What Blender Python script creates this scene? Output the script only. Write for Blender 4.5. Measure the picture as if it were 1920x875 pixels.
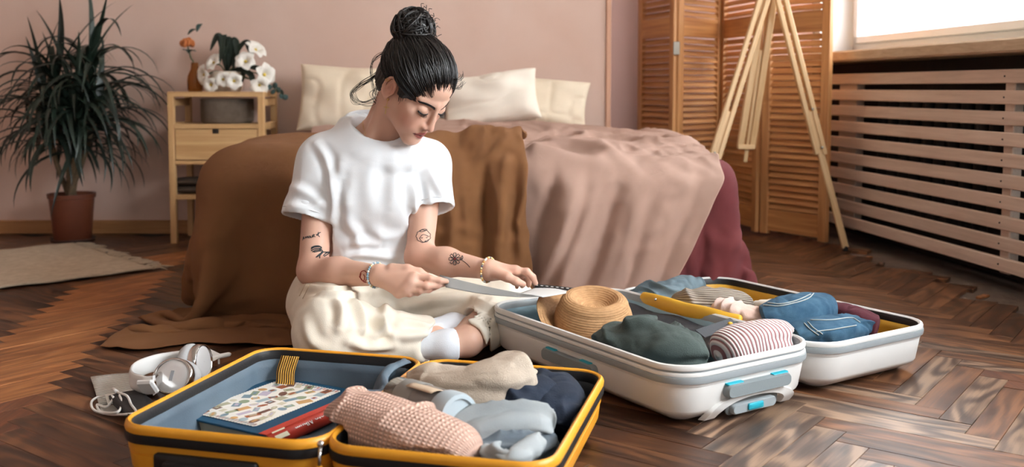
import bpy, bmesh, math, random
import numpy as np
from mathutils import Vector, Matrix, Euler

for o in list(bpy.data.objects): bpy.data.objects.remove(o)
SC = bpy.context.scene
COL = SC.collection
random.seed(7); RNG = np.random.default_rng(7)

# ------------------------------------------------------------------ camera
FPX, PPX, PPY, HZ, CAMH = 1867., 960., 300., 165., .66
TH = math.atan((PPY-HZ)/FPX); CT, ST = math.cos(TH), math.sin(TH)
cam = bpy.data.cameras.new('camera'); camo = bpy.data.objects.new('camera', cam); COL.objects.link(camo)
camo.location = (0, 0, CAMH); camo.rotation_euler = (math.pi/2-TH, 0, 0)
cam.sensor_width = 36; cam.lens = 36*FPX/1920; cam.shift_y = (PPY-437.5)/1920
cam.clip_start = .05
cam.dof.use_dof = True; cam.dof.focus_distance = 2.22; cam.dof.aperture_fstop = 3.4
SC.camera = camo

# ------------------------------------------------------------------ world, daylight, exposure
w = bpy.data.worlds.new('world'); SC.world = w; w.use_nodes = True
wb = w.node_tree.nodes['Background']; wb.inputs[0].default_value = (.93, .97, 1, 1); wb.inputs[1].default_value = .30
SC.view_settings.view_transform = 'Standard'; SC.view_settings.look = 'None'
SC.view_settings.exposure = 0.27; SC.view_settings.gamma = 1.0; SC.view_settings.use_curve_mapping = False
def area(name, loc, target, sx, sy, power, col):
    l = bpy.data.lights.new(name, 'AREA'); l.shape = 'RECTANGLE'; l.size = sx; l.size_y = sy; l.energy = power; l.color = col
    o = bpy.data.objects.new(name, l); COL.objects.link(o); o.location = loc
    o.rotation_euler = (Vector(target)-Vector(loc)).to_track_quat('-Z', 'Y').to_euler(); return o
# daylight entering by the two windows of the right wall plus an added soft fill light behind the camera
area('daylight_window_far', (2.10, 4.05, 1.50), (1.10, 3.895, 1.44), 3.6, 1.9, 150, (.93, .97, 1))
area('daylight_window_near', (2.30, 1.15, 1.55), (0, 2.0, .3), 1.6, 1.3, 150, (.89, .95, 1))
area('fill_light_front', (.9, -2.35, 1.7), (-.2, 2.6, .4), 2.2, 1.6, 15, (1, .97, .93))

# ------------------------------------------------------------------ photo pixel -> place
def ray(x, y):
    a = (x-PPX)/FPX; b = (y-PPY)/FPX
    return np.array([a, CT-b*ST, -ST-b*CT])
def gnd(x, y, z=0.):
    d = ray(x, y); return np.array([0, 0, CAMH]) + d*(z-CAMH)/d[2]
def at(x, y, Y):
    d = ray(x, y); return np.array([0, 0, CAMH]) + d*Y/d[1]
def unit(v):
    v = np.asarray(v, float); return v/max(np.linalg.norm(v), 1e-9)

# ------------------------------------------------------------------ objects
def tag(o, label=None, cat=None, group=None, kind=None):
    if label: o['label'] = label
    if cat: o['category'] = cat
    if group: o['group'] = group
    if kind: o['kind'] = kind
    return o
def thing(name, label, cat, loc=(0, 0, 0), group=None):
    o = bpy.data.objects.new(name, None); COL.objects.link(o); o.location = [float(c) for c in loc]; o.empty_display_size = .05
    return tag(o, label, cat, group)
def rootloc(o):
    l = Vector(o.location)
    return l
def link(o, parent=None):
    COL.objects.link(o)
    if parent is not None:
        o.parent = parent
        # world position of the parent chain (translations only)
        t = Vector((0, 0, 0)); p = parent
        if p.type == 'EMPTY': t = Vector(p.location)
        elif p.parent is not None and p.parent.type == 'EMPTY': t = Vector((0, 0, 0))
        o.matrix_parent_inverse = Matrix.Translation(-t)
    return o
def mk(name, V, Fc, mat, parent=None, smooth=True, label=None, **kw):
    me = bpy.data.meshes.new(name)
    V = np.asarray(V, dtype=float).reshape(-1, 3)
    if isinstance(Fc, np.ndarray): Fc = Fc.tolist()
    me.from_pydata(V.tolist(), [], Fc); me.update()
    if smooth: me.polygons.foreach_set('use_smooth', [True]*len(me.polygons))
    if mat is not None: me.materials.append(mat)
    o = bpy.data.objects.new(name, me); link(o, parent)
    if label: o['label'] = label
    if kw: tag(o, **kw)
    return o
def auto_smooth(o, ang=35):
    me = o.data; bm = bmesh.new(); bm.from_mesh(me)
    for e in bm.edges:
        if len(e.link_faces) == 2 and e.calc_face_angle(0) > math.radians(ang): e.smooth = False
    bm.to_mesh(me); bm.free(); return o
def subsurf(o, n=1):
    m = o.modifiers.new('sub', 'SUBSURF'); m.levels = n; m.render_levels = n; return o
def solid(o, t, off=-1):
    m = o.modifiers.new('sol', 'SOLIDIFY'); m.thickness = t; m.offset = off; return o
def bevel(o, wd, seg=2):
    m = o.modifiers.new('bev', 'BEVEL'); m.width = wd; m.segments = seg; m.limit_method = 'ANGLE'; m.angle_limit = math.radians(40); return o

class MB:
    """collects shapes into one mesh"""
    def __init__(s): s.V = []; s.F = []
    def add(s, V, F):
        n = len(s.V); s.V += [tuple(float(c) for c in v) for v in V]; s.F += [tuple(int(i)+n for i in f) for f in F]; return s
    def box(s, c, size, R=None, ch=0.):
        hx, hy, hz = [d/2 for d in size]; c = np.asarray(c, float)
        if ch > 0:
            h = np.array([hx, hy, hz]); V = []; idx = {}
            bm = bmesh.new(); bmesh.ops.create_cube(bm, size=1.)
            for v in bm.verts: v.co = Vector((v.co.x*2*hx, v.co.y*2*hy, v.co.z*2*hz))
            bmesh.ops.bevel(bm, geom=list(bm.edges), offset=ch, segments=1, affect='EDGES', profile=.5)
            bm.verts.index_update()
            V = np.array([v.co[:] for v in bm.verts]); F = [[v.index for v in f.verts] for f in bm.faces]; bm.free()
        else:
            V = np.array([(x, y, z) for z in (-hz, hz) for y in (-hy, hy) for x in (-hx, hx)])
            F = [(0, 2, 3, 1), (4, 5, 7, 6), (0, 1, 5, 4), (2, 6, 7, 3), (0, 4, 6, 2), (1, 3, 7, 5)]
        if R is not None: V = V @ np.asarray(R, float).T
        return s.add(V+c, F)
    def bar(s, a, b, wd, th, up=(0, 0, 1), ch=0.):
        a = np.asarray(a, float); b = np.asarray(b, float); d = unit(b-a); x = np.cross(d, up)
        if np.linalg.norm(x) < 1e-3: x = np.cross(d, (1, 0, 0))
        x = unit(x); y = np.cross(x, d)
        return s.box((a+b)/2, (wd, np.linalg.norm(b-a), th), np.stack([x, d, y], 1), ch)
    def tube(s, P, r, n=8, cap=True, closed=False, flat=None):
        V, F = tube(P, r, n, cap, closed, flat); return s.add(V, F)
    def lathe(s, prof, c=(0, 0, 0), n=32, cap=True):
        V, F = lathe(prof, n, cap); return s.add(np.asarray(V)+np.asarray(c, float), F)
    def sphere(s, c, r, n=12, m=8, R=None):
        r = np.ones(3)*r; V = []; F = []
        for i in range(m+1):
            ph = math.pi*i/m
            for j in range(n):
                t = 2*math.pi*j/n; V.append((math.sin(ph)*math.cos(t), math.sin(ph)*math.sin(t), math.cos(ph)))
        for i in range(m):
            for j in range(n): F.append((i*n+j, (i+1)*n+j, (i+1)*n+(j+1) % n, i*n+(j+1) % n))
        V = np.array(V)*r
        if R is not None: V = V @ np.asarray(R, float).T
        return s.add(V+np.asarray(c, float), F)
    def build(s, name, mat, parent=None, smooth=False, **kw): return mk(name, s.V, s.F, mat, parent, smooth, **kw)

def frames(P, closed=False):
    P = np.asarray(P, float); T = np.zeros_like(P)
    if closed: T = np.roll(P, -1, 0)-np.roll(P, 1, 0)
    else: T[1:-1] = P[2:]-P[:-2]; T[0] = P[1]-P[0]; T[-1] = P[-1]-P[-2]
    T /= np.maximum(np.linalg.norm(T, axis=1, keepdims=True), 1e-9)
    N = np.zeros_like(P); a = np.array([0, 0, 1.]) if abs(T[0][2]) < .9 else np.array([1., 0, 0])
    N[0] = unit(np.cross(np.cross(T[0], a), T[0]))
    for i in range(1, len(P)): N[i] = unit(N[i-1]-T[i]*np.dot(N[i-1], T[i]))
    return T, N, np.cross(T, N)
def tube(P, r, n=8, cap=True, closed=False, flat=None):
    P = np.asarray(P, float); k = len(P); r = np.ones(k)*r; T, N, B = frames(P, closed)
    a = np.arange(n)*2*math.pi/n; fl = 1. if flat is None else flat
    V = (P[:, None]+r[:, None, None]*(np.cos(a)[None, :, None]*N[:, None]+fl*np.sin(a)[None, :, None]*B[:, None])).reshape(-1, 3)
    F = []
    for i in range(k if closed else k-1):
        i2 = (i+1) % k
        for j in range(n): F.append((i*n+j, i*n+(j+1) % n, i2*n+(j+1) % n, i2*n+j))
    if cap and not closed: F += [tuple(range(n))[::-1], tuple((k-1)*n+j for j in range(n))]
    return V, F
def lathe(prof, n=32, cap=True):
    V = []; F = []; k = len(prof)
    for (r, z) in prof:
        for j in range(n): t = 2*math.pi*j/n; V.append((r*math.cos(t), r*math.sin(t), z))
    for i in range(k-1):
        for j in range(n): F.append((i*n+j, i*n+(j+1) % n, (i+1)*n+(j+1) % n, (i+1)*n+j))
    if cap:
        F.append(tuple(range(n))[::-1]); F.append(tuple((k-1)*n+j for j in range(n)))
    return V, F
def spline(P, n=40):
    P = np.asarray(P, float); k = len(P); t = np.linspace(0, k-1, n); out = []
    Q = np.vstack([2*P[0]-P[1], P, 2*P[-1]-P[-2]])
    for u in t:
        i = min(int(u), k-2); f = u-i; p0, p1, p2, p3 = Q[i], Q[i+1], Q[i+2], Q[i+3]
        out.append(.5*((2*p1)+(-p0+p2)*f+(2*p0-5*p1+4*p2-p3)*f*f+(-p0+3*p1-3*p2+p3)*f**3))
    return np.array(out)
def gridF(n, m, wrap=False):
    F = []
    for i in range(n-1):
        for j in range(m if wrap else m-1):
            j2 = (j+1) % m; F.append((i*m+j, (i+1)*m+j, (i+1)*m+j2, i*m+j2))
    return F

# ------------------------------------------------------------------ materials
def lin(c):
    if isinstance(c, str): c = [int(c[i:i+2], 16)/255 for i in (0, 2, 4)]
    else: c = [v/255 for v in c]
    return tuple((v/12.92 if v <= .04045 else ((v+.055)/1.055)**2.4) for v in c)+(1,)
MATS = {}
def M(name, col, rough=.6, col2=None, mix=.5, ns=6., stretch=(1, 1, 1), bump=0., bs=150., bdet=4, weave=0., ws=900., wavecol=0., sheen=0., metal=0., trans=0., ior=1.45, spec=.5, coat=0., rnd=0., alpha=1., sss=0., coords='Object', distort=0., knit=None, stripes=None, detail=5):
    if name in MATS: return MATS[name]
    m = bpy.data.materials.new(name); m.use_nodes = True; N = m.node_tree.nodes; L = m.node_tree.links; b = N['Principled BSDF']
    b.inputs['Roughness'].default_value = rough; b.inputs['Metallic'].default_value = metal; b.inputs['IOR'].default_value = ior
    b.inputs['Transmission Weight'].default_value = trans; b.inputs['Specular IOR Level'].default_value = spec; b.inputs['Coat Weight'].default_value = coat
    b.inputs['Sheen Weight'].default_value = sheen; b.inputs['Alpha'].default_value = alpha
    if sss: b.inputs['Subsurface Weight'].default_value = sss; b.inputs['Subsurface Radius'].default_value = (.010, .004, .002); b.inputs['Subsurface Scale'].default_value = 1.
    tc = N.new('ShaderNodeTexCoord'); mp = N.new('ShaderNodeMapping'); mp.inputs['Scale'].default_value = stretch; L.new(tc.outputs[coords], mp.inputs[0]); co = mp.outputs[0]
    c1 = lin(col); b.inputs['Base Color'].default_value = c1; src = None
    if col2 is not None:
        nz = N.new('ShaderNodeTexNoise'); nz.inputs['Scale'].default_value = ns; nz.inputs['Detail'].default_value = detail; nz.inputs['Distortion'].default_value = distort; L.new(co, nz.inputs['Vector'])
        rp = N.new('ShaderNodeValToRGB'); rp.color_ramp.elements[0].position = .5-mix/2; rp.color_ramp.elements[1].position = .5+mix/2
        rp.color_ramp.elements[0].color = c1; rp.color_ramp.elements[1].color = lin(col2); L.new(nz.outputs['Fac'], rp.inputs[0]); src = rp.outputs[0]
    hs = []   # heights
    if stripes is not None:      # (scale, colour, axis, width)
        sc_, sco, ax, wd = stripes
        wv = N.new('ShaderNodeTexWave'); wv.wave_type = 'BANDS'; wv.bands_direction = ax; wv.inputs['Scale'].default_value = sc_; wv.inputs['Distortion'].default_value = 0.; L.new(tc.outputs['UV'], wv.inputs['Vector'])
        r2 = N.new('ShaderNodeValToRGB'); r2.color_ramp.elements[0].position = wd; r2.color_ramp.elements[1].position = min(wd+.15, 1.); L.new(wv.outputs['Fac'], r2.inputs[0])
        mx = N.new('ShaderNodeMix'); mx.data_type = 'RGBA'; L.new(r2.outputs[0], mx.inputs[0]); mx.inputs[7].default_value = lin(sco)
        if src is not None: L.new(src, mx.inputs[6])
        else: mx.inputs[6].default_value = c1
        src = mx.outputs[2]; hs.append((wv.outputs['Fac'], -.6))
    if rnd > 0:
        oi = N.new('ShaderNodeObjectInfo'); hv = N.new('ShaderNodeHueSaturation'); mr = N.new('ShaderNodeMapRange'); mr.inputs[3].default_value = 1-rnd; mr.inputs[4].default_value = 1+rnd
        L.new(oi.outputs['Random'], mr.inputs[0]); L.new(mr.outputs[0], hv.inputs['Value'])
        if src is not None: L.new(src, hv.inputs['Color'])
        else: hv.inputs['Color'].default_value = c1
        src = hv.outputs[0]
    if src is not None: L.new(src, b.inputs['Base Color'])
    if bump:
        nb = N.new('ShaderNodeTexNoise'); nb.inputs['Scale'].default_value = bs; nb.inputs['Detail'].default_value = bdet; L.new(co, nb.inputs['Vector']); hs.append((nb.outputs['Fac'], bump))
    if weave:
        for ax in ('X', 'Y', 'Z'):
            wv = N.new('ShaderNodeTexWave'); wv.bands_direction = ax; wv.inputs['Scale'].default_value = ws/20; wv.inputs['Distortion'].default_value = 1.5; wv.inputs['Detail Scale'].default_value = 3; L.new(co, wv.inputs['Vector']); hs.append((wv.outputs['Fac'], weave))
    if knit is not None:          # (rows, cols, strength) from UV
        kr, kc, ks = knit
        w1 = N.new('ShaderNodeTexWave'); w1.bands_direction = 'X'; w1.inputs['Scale'].default_value = kr; L.new(tc.outputs['UV'], w1.inputs['Vector'])
        w2 = N.new('ShaderNodeTexWave'); w2.bands_direction = 'Y'; w2.inputs['Scale'].default_value = kc; L.new(tc.outputs['UV'], w2.inputs['Vector'])
        mm = N.new('ShaderNodeMath'); mm.operation = 'MULTIPLY'; L.new(w1.outputs['Fac'], mm.inputs[0]); L.new(w2.outputs['Fac'], mm.inputs[1]); hs.append((mm.outputs[0], ks))
        mx = N.new('ShaderNodeMix'); mx.data_type = 'RGBA'; mr_ = N.new('ShaderNodeMapRange'); mr_.inputs[1].default_value = 0.; mr_.inputs[2].default_value = .45; L.new(mm.outputs[0], mr_.inputs[0]); L.new(mr_.outputs[0], mx.inputs[0])
        mx.inputs[6].default_value = tuple(c*.62 for c in c1[:3])+(1,)
        if src is not None: L.new(src, mx.inputs[7])
        else: mx.inputs[7].default_value = c1
        L.new(mx.outputs[2], b.inputs['Base Color'])
    if hs:
        acc = None
        for sk, st in hs:
            mu = N.new('ShaderNodeMath'); mu.operation = 'MULTIPLY_ADD'; L.new(sk, mu.inputs[0]); mu.inputs[1].default_value = st
            if acc is None: mu.inputs[2].default_value = 0
            else: L.new(acc, mu.inputs[2])
            acc = mu.outputs[0]
        bp = N.new('ShaderNodeBump'); bp.inputs['Strength'].default_value = 1.; bp.inputs['Distance'].default_value = .004; L.new(acc, bp.inputs['Height']); L.new(bp.outputs[0], b.inputs['Normal'])
    MATS[name] = m; return m
def wood(name, c1, c2, axis='Y', rough=.5, rnd=.12, scale=1., c3=None, ring=.0, spec=.4, bumpk=.25):
    """grain runs along the given object axis"""
    if name in MATS: return MATS[name]
    m = bpy.data.materials.new(name); m.use_nodes = True; N = m.node_tree.nodes; L = m.node_tree.links; b = N['Principled BSDF']
    b.inputs['Specular IOR Level'].default_value = spec
    tc = N.new('ShaderNodeTexCoord'); oi = N.new('ShaderNodeObjectInfo'); ad = N.new('ShaderNodeVectorMath'); ad.operation = 'MULTIPLY_ADD'
    cb = N.new('ShaderNodeCombineXYZ')
    for i in range(3):
        ml = N.new('ShaderNodeMath'); ml.operation = 'MULTIPLY'; ml.inputs[1].default_value = (17.3, 31.7, 23.1)[i]; L.new(oi.outputs['Random'], ml.inputs[0]); L.new(ml.outputs[0], cb.inputs[i])
    va = N.new('ShaderNodeVectorMath'); va.operation = 'ADD'; L.new(tc.outputs['Object'], va.inputs[0]); L.new(cb.outputs[0], va.inputs[1])
    st = [60., 60., 60.]; st['XYZ'.index(axis)] = 3.
    mp = N.new('ShaderNodeMapping'); mp.inputs['Scale'].default_value = [s*scale for s in st]; L.new(va.outputs[0], mp.inputs[0])
    nz = N.new('ShaderNodeTexNoise'); nz.inputs['Scale'].default_value = 1.; nz.inputs['Detail'].default_value = 6; nz.inputs['Roughness'].default_value = .65; nz.inputs['Distortion'].default_value = .6; L.new(mp.outputs[0], nz.inputs['Vector'])
    mp2 = N.new('ShaderNodeMapping'); s2 = [9., 9., 9.]; s2['XYZ'.index(axis)] = 2.2; mp2.inputs['Scale'].default_value = [s*scale for s in s2]; L.new(va.outputs[0], mp2.inputs[0])
    n2 = N.new('ShaderNodeTexNoise'); n2.inputs['Scale'].default_value = 1.; n2.inputs['Detail'].default_value = 2; L.new(mp2.outputs[0], n2.inputs['Vector'])
    # growth rings: fine bands of the broad noise
    mu = N.new('ShaderNodeMath'); mu.operation = 'MULTIPLY'; mu.inputs[1].default_value = 60.; L.new(n2.outputs['Fac'], mu.inputs[0])
    sn = N.new('ShaderNodeMath'); sn.operation = 'SINE'; L.new(mu.outputs[0], sn.inputs[0])
    f = N.new('ShaderNodeMath'); f.operation = 'MULTIPLY_ADD'; f.inputs[1].default_value = ring; L.new(sn.outputs[0], f.inputs[0]); L.new(nz.outputs['Fac'], f.inputs[2])
    rp = N.new('ShaderNodeValToRGB'); e = rp.color_ramp.elements; e[0].position = .32; e[1].position = .68; e[0].color = lin(c1); e[1].color = lin(c2); L.new(f.outputs[0], rp.inputs[0])
    if c3: x = e.new(.5); x.color = lin(c3)
    hv = N.new('ShaderNodeHueSaturation'); mr = N.new('ShaderNodeMapRange'); mr.inputs[3].default_value = 1-rnd; mr.inputs[4].default_value = 1+rnd
    L.new(oi.outputs['Random'], mr.inputs[0]); L.new(mr.outputs[0], hv.inputs['Value']); L.new(rp.outputs[0], hv.inputs['Color']); L.new(hv.outputs[0], b.inputs['Base Color'])
    rr = N.new('ShaderNodeMapRange'); rr.inputs[3].default_value = rough-.08; rr.inputs[4].default_value = rough+.12; L.new(nz.outputs['Fac'], rr.inputs[0]); L.new(rr.outputs[0], b.inputs['Roughness'])
    bp = N.new('ShaderNodeBump'); bp.inputs['Strength'].default_value = bumpk; bp.inputs['Distance'].default_value = .002; L.new(f.outputs[0], bp.inputs['Height']); L.new(bp.outputs[0], b.inputs['Normal'])
    MATS[name] = m; return m

# ------------------------------------------------------------------ cloth (position based)
def sd_box(P, c, b, r):
    q = np.abs(P-c)-(np.asarray(b)-r); s = np.sign(P-c); s[s == 0] = 1
    m = np.maximum(q, 0); L = np.linalg.norm(m, axis=-1); ins = np.max(q, -1)
    d = L+np.minimum(ins, 0)-r
    g = np.where(L[..., None] > 1e-9, m/np.maximum(L, 1e-9)[..., None], (q == ins[..., None]).astype(float))*s
    return d, g
def sd_ell(P, c, r):
    r = np.asarray(r, float); q = (P-c)/r; k0 = np.linalg.norm(q, axis=-1); k1 = np.linalg.norm(q/r, axis=-1)
    d = k0*(k0-1)/np.maximum(k1, 1e-9); g = q/r; g = g/np.maximum(np.linalg.norm(g, axis=-1), 1e-9)[..., None]
    return d, g
def cloth(P, rest, steps=90, its=8, colliders=(), thick=.004, floor=0., g=-9.8, dt=1/45., damp=.985, fric=.6, bend=.15, shear=.35, pin=None, over=1.02, noise=.004, seed=1):
    """P start (n,m,3); rest (n,m,2|3) flat material positions"""
    rg = np.random.default_rng(seed); P = P.astype(float).copy(); n, m = P.shape[:2]
    nz = rg.normal(size=(n//6+3, m//6+3)); ii = np.linspace(0, nz.shape[0]-1.01, n); jj = np.linspace(0, nz.shape[1]-1.01, m)
    i0 = ii.astype(int); j0 = jj.astype(int); fi = (ii-i0)[:, None]; fj = (jj-j0)[None]
    sm = (nz[i0][:, j0]*(1-fi)*(1-fj)+nz[i0+1][:, j0]*fi*(1-fj)+nz[i0][:, j0+1]*(1-fi)*fj+nz[i0+1][:, j0+1]*fi*fj)
    P[..., 2] += noise*sm
    Q = P.copy(); R = np.asarray(rest, float)*np.asarray(over)
    cons = []
    def C(a, b, k): cons.append((a, b, np.linalg.norm(R[b]-R[a], axis=-1), k))
    S = slice
    for p in (0, 1):
        na = len(range(p, n-1, 2)); C((S(p, p+2*na-1, 2), S(None)), (S(p+1, p+2*na, 2), S(None)), 1.)
        ma = len(range(p, m-1, 2)); C((S(None), S(p, p+2*ma-1, 2)), (S(None), S(p+1, p+2*ma, 2)), 1.)
    for p in (0, 1):
        na = len(range(p, n-1, 2)); a = S(p, p+2*na-1, 2); b = S(p+1, p+2*na, 2)
        C((a, S(0, m-1)), (b, S(1, m)), shear); C((a, S(1, m)), (b, S(0, m-1)), shear)
    for st in (2, 4):
        idx = np.arange(n-st); jdx = np.arange(m-st)
        for q in range(2):
            ia = idx[(idx//st) % 2 == q]; ja = jdx[(jdx//st) % 2 == q]
            if len(ia): C((ia, S(None)), (ia+st, S(None)), bend*(1 if st == 2 else .4))
            if len(ja): C((S(None), ja), (S(None), ja+st), bend*(1 if st == 2 else .4))
    if pin is not None: PP = P[pin].copy()
    for t in range(steps):
        V = (P-Q)*damp; Q = P.copy(); P = P+V; P[..., 2] += g*dt*dt
        for it in range(its):
            for a, b, r, k in cons:
                A = P[a]; B = P[b]; d = B-A; l = np.sqrt((d*d).sum(-1)); l = np.maximum(l, 1e-9)
                cor = d*((.5*k)*(l-r)/l)[..., None]; P[a] = A+cor; P[b] = B-cor
            if pin is not None: P[pin] = PP
        hit = np.zeros((n, m), bool)
        for cf in colliders:
            d, gr = cf(P); h = d < thick; P = np.where(h[..., None], P+gr*(thick-d)[..., None], P); hit |= h
        if floor is not None:
            h = P[..., 2] < floor+thick; P[..., 2] = np.where(h, floor+thick, P[..., 2]); hit |= h
        Q = np.where(hit[..., None], Q+(P-Q)*fric, Q)
    return P
def upsample(P, k):
    def up(A):
        n = A.shape[0]; t = np.linspace(0, n-1, (n-1)*k+1); i = np.minimum(t.astype(int), n-2); f = (t-i).reshape(-1, *([1]*(A.ndim-1)))
        g = lambda d: A[np.clip(i+d, 0, n-1)]
        p0, p1, p2, p3 = g(-1), g(0), g(1), g(2)
        return .5*(2*p1+(p2-p0)*f+(2*p0-5*p1+4*p2-p3)*f*f+(3*p1-p0-3*p2+p3)*f**3)
    return np.swapaxes(up(np.swapaxes(up(P), 0, 1)), 0, 1)
def gnormals(P):
    a = np.gradient(P, axis=0); b = np.gradient(P, axis=1); n = np.cross(a, b); return n/np.maximum(np.linalg.norm(n, axis=-1, keepdims=True), 1e-9)
def crumple(P, k=2, amp=.004, sc=9., seed=0, aniso=(1, 1), fine=.0015, fsc=30., warp=.08, mask=None):
    """refine a cloth grid and press sharp creases into it along its own material coordinates"""
    P = upsample(P, k); n, m = P.shape[:2]
    du = np.linalg.norm(np.diff(P, axis=0), axis=-1).mean(); dv = np.linalg.norm(np.diff(P, axis=1), axis=-1).mean()
    U, V = np.meshgrid(np.arange(n)*du, np.arange(m)*dv, indexing='ij'); X = np.stack([U*aniso[0], V*aniso[1], np.zeros_like(U)], -1)
    Wp = np.stack([vnoise(X, sc*.5, seed+1), vnoise(X, sc*.5, seed+2), 0*U], -1)*warp; X2 = X+Wp
    r1 = 1.5*np.exp(-(vnoise(X2, sc, seed)/.17)**2)-.4; r2 = 1.4*np.exp(-(vnoise(X2[..., [1, 0, 2]]*1.3, fsc, seed+5)/.2)**2)-.4; d = amp*r1*(.4+.6*np.clip(vnoise(X, sc*.4, seed+11)*1.5+.5, 0, 1.4))+fine*r2+amp*.8*vnoise(X, sc*.45, seed+9)
    if mask is not None: d = d*upsample(mask[..., None], k)[..., 0]
    return P+gnormals(P)*d[..., None]
def cloth_obj(name, P, mat, parent=None, sub=1, th=.003, uv=True, **kw):
    n, m = P.shape[:2]; o = mk(name, P.reshape(-1, 3), gridF(n, m), mat, parent, True, **kw)
    if uv: set_uv(o, n, m)
    if th: solid(o, th, 0)
    if sub: subsurf(o, sub)
    return o
def set_uv(o, n, m, wrap=False):
    me = o.data; ul = me.uv_layers.new(name='UV'); k = np.zeros(len(me.loops), int); me.loops.foreach_get('vertex_index', k)
    u = (k//m)/max(n-1, 1); v = (k % m)/max(m-1, 1)
    ul.data.foreach_set('uv', np.stack([u, v], 1).ravel().astype(np.float32))

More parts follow.
